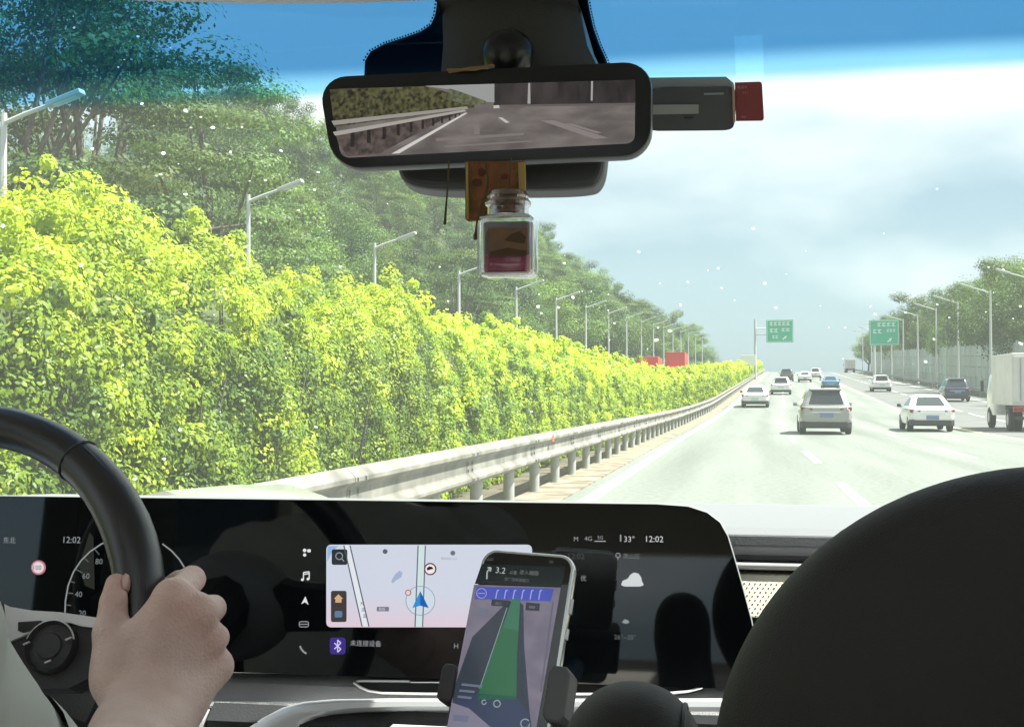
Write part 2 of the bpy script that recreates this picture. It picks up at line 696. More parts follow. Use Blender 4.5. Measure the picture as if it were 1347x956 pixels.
def asphalt():
    m = bpy.data.materials.new('worn_asphalt')
    m.use_nodes = True
    n, l = m.node_tree.nodes, m.node_tree.links
    b = n['Principled BSDF']
    b.inputs['Roughness'].default_value = 0.75
    tc = n.new('ShaderNodeTexCoord')
    mp = n.new('ShaderNodeMapping')
    mp.inputs['Scale'].default_value = (0.9, 0.05, 1)
    t1 = n.new('ShaderNodeTexNoise')
    t1.inputs['Scale'].default_value = 1.0
    t1.inputs['Detail'].default_value = 4
    t2 = n.new('ShaderNodeTexNoise')
    t2.inputs['Scale'].default_value = 9.0
    t2.inputs['Detail'].default_value = 6
    r1 = n.new('ShaderNodeValToRGB')
    r1.color_ramp.elements[0].position, r1.color_ramp.elements[1].position = 0.3, 0.7
    r1.color_ramp.elements[0].color = (0.108, 0.124, 0.108, 1)
    r1.color_ramp.elements[1].color = (0.165, 0.183, 0.163, 1)
    mx = n.new('ShaderNodeMix')
    mx.data_type = 'RGBA'
    mx.blend_type = 'OVERLAY'
    mx.inputs[0].default_value = 0.55
    l.new(tc.outputs['Object'], mp.inputs['Vector'])
    l.new(mp.outputs['Vector'], t1.inputs['Vector'])
    l.new(tc.outputs['Object'], t2.inputs['Vector'])
    l.new(t1.outputs['Fac'], r1.inputs['Fac'])
    l.new(r1.outputs['Color'], mx.inputs[6])
    l.new(t2.outputs['Fac'], mx.inputs[7])
    # the tyre tracks of each lane are worn darker
    at_ = n.new('ShaderNodeAttribute')
    at_.attribute_name = 'lateral'
    m1 = n.new('ShaderNodeMath')
    m1.operation = 'MULTIPLY_ADD'
    m1.inputs[1].default_value = 2 * math.pi / 1.775
    m1.inputs[2].default_value = (0.31 - 0.8875) * 2 * math.pi / 1.775
    m2 = n.new('ShaderNodeMath')
    m2.operation = 'COSINE'
    m3 = n.new('ShaderNodeMapRange')
    m3.inputs['From Min'].default_value = -0.6
    m3.inputs['From Max'].default_value = 1.0
    m3.inputs['To Min'].default_value = 1.04
    m3.inputs['To Max'].default_value = 0.88
    ml = n.new('ShaderNodeVectorMath')
    ml.operation = 'SCALE'
    l.new(at_.outputs['Fac'], m1.inputs[0])
    l.new(m1.outputs[0], m2.inputs[0])
    l.new(m2.outputs[0], m3.inputs['Value'])
    l.new(mx.outputs[2], ml.inputs[0])
    l.new(m3.outputs[0], ml.inputs['Scale'])
    l.new(ml.outputs[0], b.inputs['Base Color'])
    return m


M_asph = asphalt()
M_asph2 = pm('grey_asphalt', (0.105, 0.11, 0.108), 0.85, var=0.2, vscale=0.6)
M_white = pm('road_paint_white', (0.40, 0.40, 0.385), 0.7, var=0.35, vscale=7)
M_yellow = pm('road_paint_yellow', (0.62, 0.50, 0.22), 0.7, var=0.15, vscale=3)
M_dirt = pm('dusty_gravel', (0.16, 0.125, 0.09), 0.95, var=0.35, vscale=2.2, bump=0.5, bscale=30, col2=(0.22, 0.19, 0.14))
M_soil = pm('median_soil', (0.09, 0.075, 0.05), 0.95, var=0.4, vscale=1.5)

road_o = tag(strip('road', -2.35, 8.75, 0.0, M_asph, thick=0.1, store=True), 'pale three lane motorway carriageway running ahead', 'road', kind='structure')
tag(strip('slip_road', 8.752, 17.3, 0.0, M_asph2, thick=0.1), 'grey two lane slip road along the right side', 'road', kind='structure')
tag(strip('opposite_road', -18.0, -6.4, 0.0, M_asph2, thick=0.1), 'opposite carriageway behind the median hedge', 'road', kind='structure')
tag(strip('median_ground', -6.398, -3.05, 0.05, M_soil, thick=0.15), 'soil strip under the median hedge', 'ground', kind='structure')
tag(strip('gravel_shoulder', -3.048, -2.352, 0.02, M_dirt, thick=0.12), 'dusty tan shoulder beside the guardrail', 'shoulder', kind='structure')

tag(strip('edge_line', -2.14, -1.92, 0.004, M_white), 'solid white edge line beside the left shoulder', 'road marking', kind='structure')
tag(strip('yellow_line', 8.45, 8.70, 0.004, M_yellow), 'solid yellow line between main lanes and slip road', 'road marking', kind='structure')
tag(strip('right_edge_line', 16.0, 16.25, 0.004, M_white, 20), 'solid white edge line of the slip road', 'road marking', kind='structure')
for u, ph, nm in ((1.46, 3, 'dashes between the left and middle lane'), (5.0, 6, 'dashes between the middle and right lane'), (12.1, 1, 'dashes along the slip road')):
    m = MB()
    y = ph
    while y < 330:
        ys = [y, y + 2, y + 4, y + 6]
        vs = []
        for q in ys: vs += [road(u - 0.08, q, 0.004), road(u + 0.08, q, 0.004)]
        m.add(vs, [(2 * i, 2 * i + 1, 2 * i + 3, 2 * i + 2) for i in range(3)])
        y += 12 if u < 10 else 9
    tag(m.build('lane_dashes', M_white, fixn=False), 'white ' + nm, 'road marking', kind='structure')

# ------------------------------------------------------------------ guardrail
M_zinc = pm('galvanised_steel', (0.185, 0.178, 0.155), 0.65, 0.1, var=0.42, vscale=2.6, bump=0.15, bscale=9)
M_post = pm('galvanised_post', (0.36, 0.37, 0.36), 0.55, 0.3, var=0.25, vscale=3)
M_orange = pm('reflector_orange', (0.7, 0.11, 0.02), 0.3)
GU = -2.80
gr = empty('guardrail', road(GU, 6), label='pale steel three-wave guardrail on round posts beside the median hedge', cat='guardrail')
prof = [(0.0, 0.445), (0.012, 0.452), (0.066, 0.482), (0.076, 0.494), (0.076, 0.520), (0.068, 0.532), (0.022, 0.566), (0.014, 0.580),
        (0.014, 0.690), (0.022, 0.704), (0.066, 0.732), (0.076, 0.746), (0.076, 0.778), (0.068, 0.790), (0.016, 0.838), (0.0, 0.846)]
ysr = [y for y in YS if y <= 330]
m = MB()
loops = []
for y in ysr:
    fr = [road(GU + dx, y, z) for dx, z in prof]
    bk = [road(GU + dx - 0.012, y, z) for dx, z in reversed(prof)]
    loops.append(fr + bk)
m.loft(loops)
m.build('beam', M_zinc, gr)
spl_me = None
y = 5.0
while y < 70:            # overlapping joints of the beam sections, with their bolts
    if spl_me is None:
        m = MB()
        m.loft([[(dx + 0.004, yy, z) for dx, z in prof] + [(dx - 0.002, yy, z) for dx, z in reversed(prof)] for yy in (-0.16, 0.16)])
        for yy in (-0.1, 0.1):
            for z in (0.507, 0.60, 0.67, 0.762): m.box((0.083 if z in (0.507, 0.762) else 0.022, yy, z), (0.014, 0.03, 0.03))
        sp2 = m.build('splice', M_zinc, gr, world_co=False)
        spl_me = sp2.data
    else:
        sp2 = bpy.data.objects.new('splice', spl_me)
        COL.objects.link(sp2)
        sp2.parent = gr
    sp2.location = road(GU, y) - gr.location
    sp2.rotation_euler = road_rot(y)
    y += 4.0
post_me = None
y = 2.0
while y < 262:
    if post_me is None:
        m = MB()
        m.tube([(0, 0, -0.1), (0, 0, 0.80)], 0.07, 10)
        m.box((0.085, 0, 0.64), (0.06, 0.2, 0.28))
        po = m.build('post', M_post, gr, smooth=True, world_co=False)
        post_me = po.data
    else:
        po = bpy.data.objects.new('post', post_me)
        COL.objects.link(po)
        po.parent = gr
    po.location = road(GU - 0.125, y) - gr.location
    y += 2.0
for y in (18.4, 50.0):
    m = MB()
    m.prism([road(GU + 0.078, y + a, 0.762 + b) for a, b in ((-0.07, -0.05), (0.07, -0.05), (0.0, 0.06))], (0.012, 0, 0))
    m.build('reflector', M_orange, gr)

# ------------------------------------------------------------------ leaves
def leaf_cloud(cent, nrm, size, fold=0.25, asp=0.55, six=False):
    """many small folded leaves at cent (N,3) facing nrm (N,3) with length size (N,)"""
    N = len(cent)
    nrm = nrm / (np.linalg.norm(nrm, axis=1, keepdims=True) + 1e-9)
    rnd = rng.normal(size=(N, 3))
    t = rnd - (rnd * nrm).sum(1, keepdims=True) * nrm
    t /= np.linalg.norm(t, axis=1, keepdims=True) + 1e-9
    b = np.cross(nrm, t)
    s = size[:, None]
    w = s * asp * 0.5
    if six:
        pts = [cent - t * s * 0.5, cent - t * s * 0.12 + b * w - nrm * w * fold, cent + t * s * 0.22 + b * w * 0.8 - nrm * w * fold,
               cent + t * s * 0.55 - nrm * s * 0.08, cent + t * s * 0.22 - b * w * 0.8 - nrm * w * fold, cent - t * s * 0.12 - b * w - nrm * w * fold]
        V = np.stack(pts, 1).reshape(-1, 3)
        i = (np.arange(N) * 6)[:, None]
        F = np.concatenate([i + np.array([[0, 1, 2, 3]]), i + np.array([[0, 3, 4, 5]])])
        return V, F, 6
    pts = [cent - t * s * 0.5, cent + b * w - nrm * w * fold, cent + t * s * 0.5, cent - b * w - nrm * w * fold]
    V = np.stack(pts, 1).reshape(-1, 3)
    F = (np.arange(N) * 4)[:, None] + np.array([[0, 1, 2, 3]])
    return V, F, 4


def unit(n):
    v = rng.normal(size=(n, 3))
    return v / np.linalg.norm(v, axis=1, keepdims=True)


M_hedge = leaf_mat('hedge_leaves', 0.45, 0.42)
M_bark = pm('bark', (0.10, 0.08, 0.06), 0.9, var=0.4, vscale=4, bump=0.6, bscale=25)
M_core = pm('hedge_inner_twigs', (0.060, 0.085, 0.024), 0.95, var=0.5, vscale=5)
vb, vr = np.vectorize(bend), np.vectorize(rise)


def hedge_noise(Y, z):
    return (0.5 * np.sin(Y * 1.9 + 0.7) * np.sin(z * 2.3 + Y * 0.6) + 0.35 * np.sin(Y * 4.3 + z * 3.1) + 0.3 * np.sin(Y * 0.77 + 2) + 0.22 * np.sin(Y * 7.7 - z * 5.0))


hedge = empty('hedge', road(-4.3, 10), label='long sunlit yellow-green hedge growing in the median behind the guardrail', cat='hedge')
core = MB()
loops = []
for y in [1.0] + [float(q) for q in np.arange(2, 60, 1.0)] + [float(q) for q in range(60, 331, 6)]:
    e = 0.12 * math.sin(y * 1.9) + 0.1 * math.sin(y * 4.1 + 1)
    loops.append([road(u, y, z) for u, z in ((-5.5, 0.06), (-5.65, 1.3), (-5.3, 2.0 + e), (-4.6, 2.15 + e), (-4.10, 1.95 + e), (-3.86 + e * 0.4, 1.2), (-3.82, 0.5), (-3.9, 0.06))])
core.loft(loops)
core.build('inner_growth', M_core, hedge, smooth=True)

segs = [  # y0, y1, clumps per metre, leaves per clump, leaf size, clump radius
    (1.5, 15, 180, 92, 0.041, 0.150), (15, 32, 105, 70, 0.060, 0.17), (32, 62, 46, 40, 0.115, 0.23),
    (62, 120, 16, 30, 0.22, 0.32), (120, 320, 7, 22, 0.40, 0.45)]
for (y0, y1, cpm, lpc, ls, cr) in segs:
    n = int((y1 - y0) * cpm)
    Y = rng.uniform(y0, y1, n)
    # walk the cross-section: face towards the road (0.2 m to 2.3 m), then over the top
    s_ = rng.uniform(0, 1, n)
    ht = 2.32 + 0.16 * np.sin(Y * 0.9 + 0.4) + 0.13 * np.sin(Y * 2.7) + 0.08 * np.sin(Y * 6.1)
    face = s_ < 0.70
    z = np.where(face, 0.12 + (ht - 0.22) * (s_ / 0.70), ht - 0.05 + rng.normal(0, 0.09, n))
    top = np.clip((z - 1.6) / 0.9, 0, 1)
    bul = hedge_noise(Y, z)
    u = np.where(face, -3.72 + 0.12 * bul - 0.30 * top ** 2, rng.uniform(-5.6, -3.95, n))
    shoot = (rng.random(n) < 0.17) & ~face
    z = z + np.where(shoot, rng.uniform(0.05, 0.26, n), 0)
    keep = (bul > -0.88) | ~face
    u, Y, z, face, bul, shoot, ht = [a[keep] for a in (u, Y, z, face, bul, shoot, ht)]
    n = len(u)
    rad = cr * rng.uniform(0.6, 1.3, n) * np.where(shoot, 0.6, 1)
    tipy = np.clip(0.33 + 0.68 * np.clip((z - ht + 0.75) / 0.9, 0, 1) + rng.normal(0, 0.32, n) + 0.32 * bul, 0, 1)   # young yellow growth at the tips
    C = np.stack([u + vb(Y), Y, vr(Y) + z], 1)
    cent = np.repeat(C, lpc, 0)
    rr = np.repeat(rad, lpc)
    d = unit(len(cent)) + np.array([0.35, -0.12, 0.38])
    d /= np.linalg.norm(d, axis=1, keepdims=True)
    q = rng.uniform(0.45, 1.05, len(cent))
    pts = cent + d * (rr * q)[:, None] * np.array([0.95, 1.15, 0.95])
    nrm = d + 0.42 * unit(len(cent)) + np.array([0.25, -0.1, 0.40])
    size = ls * rng.uniform(0.65, 1.25, len(cent))
    Vv, Ff, k = leaf_cloud(pts, nrm, size, 0.3, 0.58, six=(y1 <= 32))
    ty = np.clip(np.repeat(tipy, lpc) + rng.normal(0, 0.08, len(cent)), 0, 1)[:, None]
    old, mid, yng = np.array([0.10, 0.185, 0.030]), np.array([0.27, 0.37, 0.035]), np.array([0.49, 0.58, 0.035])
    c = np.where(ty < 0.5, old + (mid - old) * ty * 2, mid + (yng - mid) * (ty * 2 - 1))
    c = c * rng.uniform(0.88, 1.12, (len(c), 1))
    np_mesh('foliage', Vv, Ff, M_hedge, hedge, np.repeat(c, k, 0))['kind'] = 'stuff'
m = MB()
y = 2.2
while y < 40:
    b0 = road(-4.2 + random.uniform(-0.15, 0.15), y, 0.03)
    for q in range(4):
        e = b0 + Vector((random.uniform(0.0, 0.5), random.uniform(-0.4, 0.4), random.uniform(1.2, 2.1)))
        mid = b0.lerp(e, 0.5) + Vector((0.12, 0, 0.05))
        m.tube([b0, mid, e], [0.022, 0.015, 0.006], 5)
    y += 0.9
m.build('stems', M_bark, hedge)['kind'] = 'stuff'

# ------------------------------------------------------------------ trees
M_tree = leaf_mat('tree_leaves', 0.28, 0.5)


def tree_proto(kind, seed):
    rs = np.random.default_rng(seed)
    rd = random.Random(seed)
    if kind == 'round':
        H, nC, CR = 11.0, 40, 1.6
        th = 3.2
    elif kind == 'tall':
        H, nC, CR = 13.5, 40, 1.5
        th = 4.5
    else:
        H, nC, CR = 15.5, 50, 1.35
        th = 7.5
    root = empty('tree', (0, 0, 0))
    C = []
    if kind == 'layered':
        for k in range(nC):
            a = rs.uniform(0, 2 * math.pi)
            lay = rs.choice([0, 1, 2, 3], p=[0.3, 0.27, 0.25, 0.18])
            r = [5.8, 5.2, 4.3, 2.6][lay] * math.sqrt(rs.uniform(0.05, 1))
            C.append((r * math.cos(a), r * math.sin(a), [7.6, 11.2, 13.2, 15.0][lay] - 0.10 * r + rs.normal(0, 0.25)))
    else:
        wx = 4.3 if kind == 'round' else 3.4
        cz, hz = (H + th) / 2 - 0.3, (H - th) / 2
        while len(C) < nC:
            v = rs.normal(size=3)
            v /= np.linalg.norm(v)
            q = rs.uniform(0.55, 1.0) ** 0.6
            lump = 1 + 0.22 * math.sin(3 * math.atan2(v[1], v[0]) + seed) + 0.15 * math.sin(5 * v[2] + seed)
            p = v * q * lump * np.array([wx, wx, hz])
            if p[2] < -hz * 0.85: continue
            C.append((p[0], p[1], cz + p[2]))
    C = np.array(C)
    lpc = 330 if kind != 'layered' else 300
    cent = np.repeat(C, lpc, 0)
    rad = CR * rs.uniform(0.7, 1.3, len(C))
    d = rs.normal(size=(len(cent), 3))
    d /= np.linalg.norm(d, axis=1, keepdims=True)
    d[:, 2] += 0.25
    sq = np.array([1.3, 1.3, 0.30]) if kind == 'layered' else np.array([1.1, 1.1, 0.75])
    pts = cent + d * sq * (np.repeat(rad, lpc) * rs.uniform(0.5, 1.03, len(cent)))[:, None]
    nrm = d + 0.4 * unit(len(cent)) + np.array([0, 0, 0.45])
    Vv, Ff, k = leaf_cloud(pts, nrm, (0.19 if kind == 'layered' else 0.235) * rs.uniform(0.6, 1.3, len(cent)), 0.25, 0.6)
    base = {'round': (0.078, 0.142, 0.030), 'tall': (0.046, 0.096, 0.028), 'layered': (0.058, 0.105, 0.030)}[kind]
    f = np.repeat(rs.uniform(0.65, 1.45, (len(C), 1)), lpc, 0) * rs.uniform(0.75, 1.25, (len(cent), 1))
    yl = np.repeat(rs.uniform(0, 1, (len(C), 1)) ** 2, lpc, 0)
    c = np.array(base) * f + yl * np.array([0.045, 0.04, 0.0])
    np_mesh('crown', Vv, Ff, M_tree, root, np.repeat(c, k, 0), world_co=False)
    m = MB()
    top = Vector((0.3, 0.1, th + 1.0))
    m.tube([(0, 0, -0.6), (0.05, 0, th * 0.5), top], [0.30, 0.24, 0.17], 8)
    for i in range(0, len(C), 5 if kind != 'layered' else 4):
        e = Vector(C[i])
        s0 = Vector((0.1, 0, th * rd.uniform(0.65, 1.0)))
        mid = s0.lerp(e, 0.5) + Vector((0, 0, -0.5 if kind == 'layered' else 0.3))
        m.tube([s0, mid, e], [0.13, 0.085, 0.03], 5)
    m.build('trunk', M_bark, root, smooth=True, world_co=False)
    return root


protos = {'round': [tree_proto('round', 3), tree_proto('round', 8)], 'tall': [tree_proto('tall', 5), tree_proto('tall', 21)], 'layered': [tree_proto('layered', 13), tree_proto('layered', 17)]}
used = set()


def place_tree(kind, u, Y, scale, label, group=None, dz=0.0):
    p = protos[kind][random.randrange(2)]
    if p.name not in used:
        used.add(p.name)
        o = p
    else:
        o = copy_tree(p)
    o.name = 'tree'
    o.location = road(u, Y, hill(u, Y) - 0.2 + dz)
    o.rotation_euler = (random.uniform(-0.04, 0.04), random.uniform(-0.04, 0.04), random.uniform(0, 6.28))
    o.scale = (scale * random.uniform(0.9, 1.12), scale * random.uniform(0.9, 1.12), scale)
    for a in ('label', 'category', 'group'):
        if a in o: del o[a]
    tag(o, label, 'tree', group)
    return o


# the near spreading trees at the upper left, each told apart
place_tree('layered', -25.5, 41, 1.22, 'spreading layered tree at the upper left, nearest to the windshield edge')
place_tree('layered', -27, 50, 1.28, 'tall layered tree with bare limbs behind the nearest left lamp')
place_tree('layered', -25, 58, 1.06, 'layered tree with white sky gaps right of the tallest tree')
place_tree('layered', -31, 57, 1.30, 'tall spreading tree whose dark top reaches into the blue tint band')
GL = 'trees covering the left hillside'
LLAB = {'round': 'rounded green tree in the wood on the left hillside', 'tall': 'darker tall tree in the wood on the left hillside', 'layered': 'flat-topped spreading tree in the wood on the left hillside'}
cnt = 0
for Y0 in range(22, 500, 9):
    for u0 in range(-24, -84, -9):
        Y = Y0 + random.uniform(-3.5, 3.5)
        u = u0 + random.uniform(-3.5, 3.5)
        if Y < 1.42 * (-u) - 5 or u > -22: continue
        if Y < 62 and u > -33: continue
        if Y > 430 or (Y > 330 and u < -58): continue
        if u < -66 and random.random() < 0.35: continue
        k = random.choices(['round', 'tall', 'layered'], [5, 4, 1])[0]
        place_tree(k, u, Y, random.uniform(0.72, 1.05) * (0.9 if k == 'layered' else 1), LLAB[k], GL + {'round': '', 'tall': ', darker tall ones', 'layered': ', flat-topped ones'}[k])
        cnt += 1
GR = 'trees behind the noise barrier on the right'
for Y0 in range(84, 352, 8):
    for u0 in (25, 31, 38):
        Y = Y0 + random.uniform(-3, 3)
        u = u0 + random.uniform(-2.5, 2.5)
        if (Y < 110 and u0 > 27) or (Y > 240 and u0 > 36): continue
        k = random.choices(['round', 'tall'], [5, 4])[0]
        place_tree(k, u, Y, random.uniform(0.78, 1.05) * (1.05 if Y < 150 else 1), 'rounded green tree in the row behind the right noise barrier' if k == 'round' else 'darker tall tree in the row behind the right noise barrier', GR + ('' if k == 'round' else ', darker tall ones'))
        cnt += 1
print('trees', cnt)

# low shrubs closing the foot of the left wood
mc = []
for k in range(900):
    Y = random.uniform(25, 380)
    u = random.uniform(-23.5, -19.5)
    mc.append(tuple(road(u, Y, hill(u, Y) + random.uniform(0.3, 2.2))))
for k in range(3600):
    Y = random.uniform(28, 430)
    u = random.uniform(-78, -23)
    if Y < 1.3 * -u: continue
    mc.append(tuple(road(u, Y, hill(u, Y) + random.uniform(0.6, 5.0))))
C = np.array(mc)
lpc = 60
cent = np.repeat(C, lpc, 0)
d = unit(len(cent))
pts = cent + d * rng.uniform(0.5, 1.7, (len(cent), 1))
Vv, Ff, k = leaf_cloud(pts, d + np.array([0.1, 0, 0.4]), 0.36 * rng.uniform(0.6, 1.3, len(cent)))
cc = np.array((0.050, 0.100, 0.026)) * np.repeat(rng.uniform(0.6, 1.5, (len(C), 1)), lpc, 0)
tag(np_mesh('undergrowth', Vv, Ff, M_tree, None, np.repeat(cc, k, 0)), 'low green undergrowth between and below the trees of the left wood', 'undergrowth', kind='stuff')

# ------------------------------------------------------------------ street lamps
M_lamp = pm('lamp_grey_paint', (0.50, 0.52, 0.52), 0.5, 0.2)
M_lens = pm('lamp_lens', (0.7, 0.72, 0.7), 0.25)


def lamp_proto(arm=3.0, up=0.9):
    r = empty('street_lamp')
    m = MB()
    m.tube([(0, 0, 0), (0, 0, 0.5), (0, 0, 8.75)], [0.16, 0.13, 0.075], 8)
    m.box((0, 0, 0.03), (0.5, 0.5, 0.06))
    m.build('pole', M_lamp, r, smooth=True, world_co=False)
    m = MB()
    m.tube([(0, 0, 8.5), (arm * 0.45, 0, 8.5 + up * 0.5), (arm, 0, 8.5 + up)], [0.06, 0.055, 0.05], 6)
    m.build('arm', M_lamp, r, smooth=True, world_co=False)
    m = MB()
    rot = Matrix.Rotation(-math.atan(up / arm), 3, 'Y')
    m.box((arm + 0.35, 0, 8.5 + up + 0.12), (0.95, 0.30, 0.13), rot)
    h = m.build('lamp_head', M_lamp, r, world_co=False, bevel=0.03)
    m = MB()
    m.box((arm + 0.38, 0, 8.5 + up + 0.055), (0.6, 0.22, 0.03), rot)
    m.build('lens', M_lens, h, world_co=False)
    return r


lampL = lamp_proto(1.25, 0.42)
ys_l = [28.4, 44.0, 59.5, 76, 93, 110, 127, 144, 161, 178, 195, 212, 230, 248, 268, 290, 315]
names_l = ['nearest one, at the left photo edge', 'second nearest, left of the black mirror', 'third nearest, below the mirror left corner', 'fourth, just left of the hanging bottle', 'fifth, its pole under the hanging bottle', 'sixth, first right of the hanging bottle']
for i, y in enumerate(ys_l):
    o = lampL if i == 0 else copy_tree(lampL)
    o.location = road(-17.6, y, -0.55 if i == 0 else -0.12)
    o.rotation_euler = (0, 0, road_rot(y)[2])
    lab = 'grey street lamp beyond the hedge, ' + (names_l[i] if i < len(names_l) else 'in the distant row below the hill')
    tag(o, lab, 'street lamp', 'street lamps beyond the hedge' + ('' if i < len(names_l) else ', distant'))
lampR = lamp_proto(1.5, 0.5)
ys_r = [92, 110, 130, 148, 168, 188, 208, 230, 255, 282]
nm_r = ['rising behind the box truck', 'second from the box truck', 'third from the box truck', 'fourth from the box truck']
for i, y in enumerate(ys_r):
    o = lampR if i == 0 else copy_tree(lampR)
    o.location = road(18.0, y)
    o.rotation_euler = (0, 0, math.pi + road_rot(y)[2])
    tag(o, 'grey street lamp on the right verge, ' + (nm_r[i] if i < 4 else 'one of the distant ones by the green sign'), 'street lamp', 'street lamps on the right verge' + ('' if i < 4 else ', distant'))

# ------------------------------------------------------------------ noise barrier and right roadside
M_panel = pm('barrier_panel', (0.52, 0.58, 0.56), 0.45, var=0.15, vscale=0.8)
M_rail2 = pm('dull_rail', (0.20, 0.21, 0.21), 0.6, 0.3, var=0.2)
_n, _l = M_panel.node_tree.nodes, M_panel.node_tree.links
_t = _n.new('ShaderNodeBsdfTransparent')
_t.inputs['Color'].default_value = (0.85, 0.95, 0.92, 1)
_m = _n.new('ShaderNodeMixShader')
_m.inputs[0].default_value = 0.38
_l.new(_n['Principled BSDF'].outputs[0], _m.inputs[1])
_l.new(_t.outputs[0], _m.inputs[2])
_l.new(_m.outputs[0], _n['Material Output'].inputs['Surface'])
nb = empty('noise_barrier', road(21, 112), label='grey-green noise barrier of tall panels along the right verge', cat='noise barrier')
y = 112.0
pan_me = pst_me = None
while y < 300:
    if pan_me is None:
        m = MB()
        for k in range(4):
            m.box((0, 2.0, 0.62 + 1.12 * k), (0.10, 3.84, 1.08))
        a = m.build('panel', M_panel, nb, world_co=False)
        pan_me = a.data
        m = MB()
        m.box((0, 0, 2.35), (0.16, 0.15, 4.7))
        b = m.build('post', M_lamp, nb, world_co=False)
        pst_me = b.data
    else:
        a = bpy.data.objects.new('panel', pan_me)
        b = bpy.data.objects.new('post', pst_me)
        for q in (a, b):
            COL.objects.link(q)
            q.parent = nb
    for q in (a, b):
        q.location = road(21, y) - nb.location
        q.rotation_euler = road_rot(y + 2)
    y += 4.0
rg = empty('roadside_rail', road(17.6, 50), label='low dull steel rail along the right edge of the slip road', cat='guardrail')
m = MB()
m.loft([[road(17.6 + a, y, z) for a, z in ((0, 0.4), (-0.05, 0.48), (0, 0.56), (-0.05, 0.64), (0, 0.72), (0.03, 0.72), (0.03, 0.4))] for y in [q for q in YS if 10 < q < 330]])
m.build('beam', M_rail2, rg)
m = None
pm_ = None
y = 14.0
while y < 260:
    if pm_ is None:
        m = MB()
        m.tube([(0, 0, -0.1), (0, 0, 0.66)], 0.06, 6)
        a = m.build('post', M_rail2, rg, world_co=False)
        pm_ = a.data
    else:
        a = bpy.data.objects.new('post', pm_)
        COL.objects.link(a)
        a.parent = rg
    a.location = road(17.72, y) - rg.location
    y += 4.0

# ------------------------------------------------------------------ signs
M_green = pm('sign_green', (0.02, 0.44, 0.26), 0.45)
M_signw = pm('sign_white', (0.8, 0.82, 0.8), 0.4)


def gantry(loc, rotz, w, h, zc, arm, label, lines_, arrow=True):
    r = empty('road_sign', loc, (0, 0, rotz), label=label, cat='road sign')
    m = MB()
    m.tube([(0, 0, 0), (0, 0, zc + h * 0.55)], [0.2, 0.16], 8)
    m.build('pole', M_lamp, r, smooth=True, world_co=False)
    m = MB()
    for z in (zc - 0.5, zc + 0.5):
        m.tube([(0, 0, z), (arm, 0, z)], 0.09, 6)
    m.build('arm', M_lamp, r, world_co=False)
    m = MB()
    m.box((arm - w * 0.3, -0.18, zc), (w, 0.08, h))
    p = m.build('sign_panel', M_green, r, world_co=False, bevel=0.02)
    cx = arm - w * 0.3
    m = MB()
    for s_ in (-1, 1):
        m.box((cx + s_ * (w / 2 - 0.13), -0.226, zc), (0.06, 0.008, h - 0.25))
        m.box((cx, -0.226, zc + s_ * (h / 2 - 0.13)), (w - 0.25, 0.008, 0.06))
    m.build('border', M_signw, p, world_co=False)
    m = MB()
    for (x0, z0, ww, hh) in lines_:
        # blocks of strokes as the far lettering reads: uprights and bars
        k = max(2, int(ww / (hh * 1.05)))
        for i in range(k):
            cxx = x0 + (i + 0.5) * ww / k
            g_ = ww / k * 0.78
            m.box((cx + cxx, -0.226, zc + z0 + hh * 0.35), (g_, 0.008, hh * 0.16))
            m.box((cx + cxx, -0.226, zc + z0 - hh * 0.38), (g_, 0.008, hh * 0.16))
            m.box((cx + cxx, -0.228, zc + z0), (g_ * 0.2, 0.008, hh))
            m.box((cx + cxx - g_ * 0.35, -0.2265, zc + z0), (g_ * 0.14, 0.008, hh * 0.6))
    m.build('lettering', M_signw, p, world_co=False)
    if arrow:
        m = MB()
        a0 = Vector((cx + w * 0.18, -0.23, zc - h * 0.38))
        pts = [(-0.25, -0.12), (0.05, 0.12), (0.1, -0.05), (0.35, 0.5), (-0.12, 0.42), (0.0, 0.3), (-0.35, 0.05)]
        m.prism([a0 + Vector((x, 0, z + 0.1)) for x, z in pts], (0, 0.006, 0))
        m.build('arrow', M_signw, p, world_co=False)
    return r


gantry(road(-2.75, 205), road_rot(205)[2], 4.1, 3.5, 7.5, 5.0, 'green overhead direction sign above the left lanes', [(-1.6, 1.15, 3.2, 0.55), (-1.6, 0.1, 1.4, 0.6), (0.2, 0.2, 1.4, 0.5), (-1.2, -0.9, 1.0, 0.5)])
gantry(road(14.2, 190), road_rot(190)[2], 4.1, 3.6, 6.85, 2.6, 'green direction sign among the right verge lamps', [(-1.0, 1.15, 2.6, 0.55), (-1.6, 0.2, 1.3, 0.6), (0.3, 0.3, 1.3, 0.4)])
wb = empty('notice_board', road(-3.6, 198), (0, 0, road_rot(198)[2]), label='small white board standing at the far end of the hedge', cat='sign')
m = MB()
m.box((0, -0.05, 3.0), (2.1, 0.06, 1.6))
m.build('board', M_signw, wb, world_co=False, bevel=0.02)
m = MB()
for x in (-0.7, 0.7): m.tube([(x, 0.02, 0), (x, 0.02, 3.4)], 0.05, 6)
m.build('legs', M_lamp, wb, world_co=False)

# ------------------------------------------------------------------ vehicles
M_glassdk = pm('car_glass', (0.02, 0.028, 0.03), 0.06, spec=0.8)
M_tyre = pm('tyre_rubber', (0.018, 0.018, 0.018), 0.85)
M_rim = pm('alloy_rim', (0.35, 0.35, 0.36), 0.35, 0.8)
M_plast = pm('black_bumper_plastic', (0.03, 0.03, 0.032), 0.6)
M_tail = pm('tail_light_red', (0.20, 0.008, 0.008), 0.15, coat=0.6)
M_plate_b = pm('blue_plate', (0.16, 0.22, 0.38), 0.4)
M_plate_g = pm('green_plate', (0.45, 0.62, 0.5), 0.4)
M_chrome = pm('chrome', (0.82, 0.82, 0.83), 0.16, 0.35, coat=0.5)


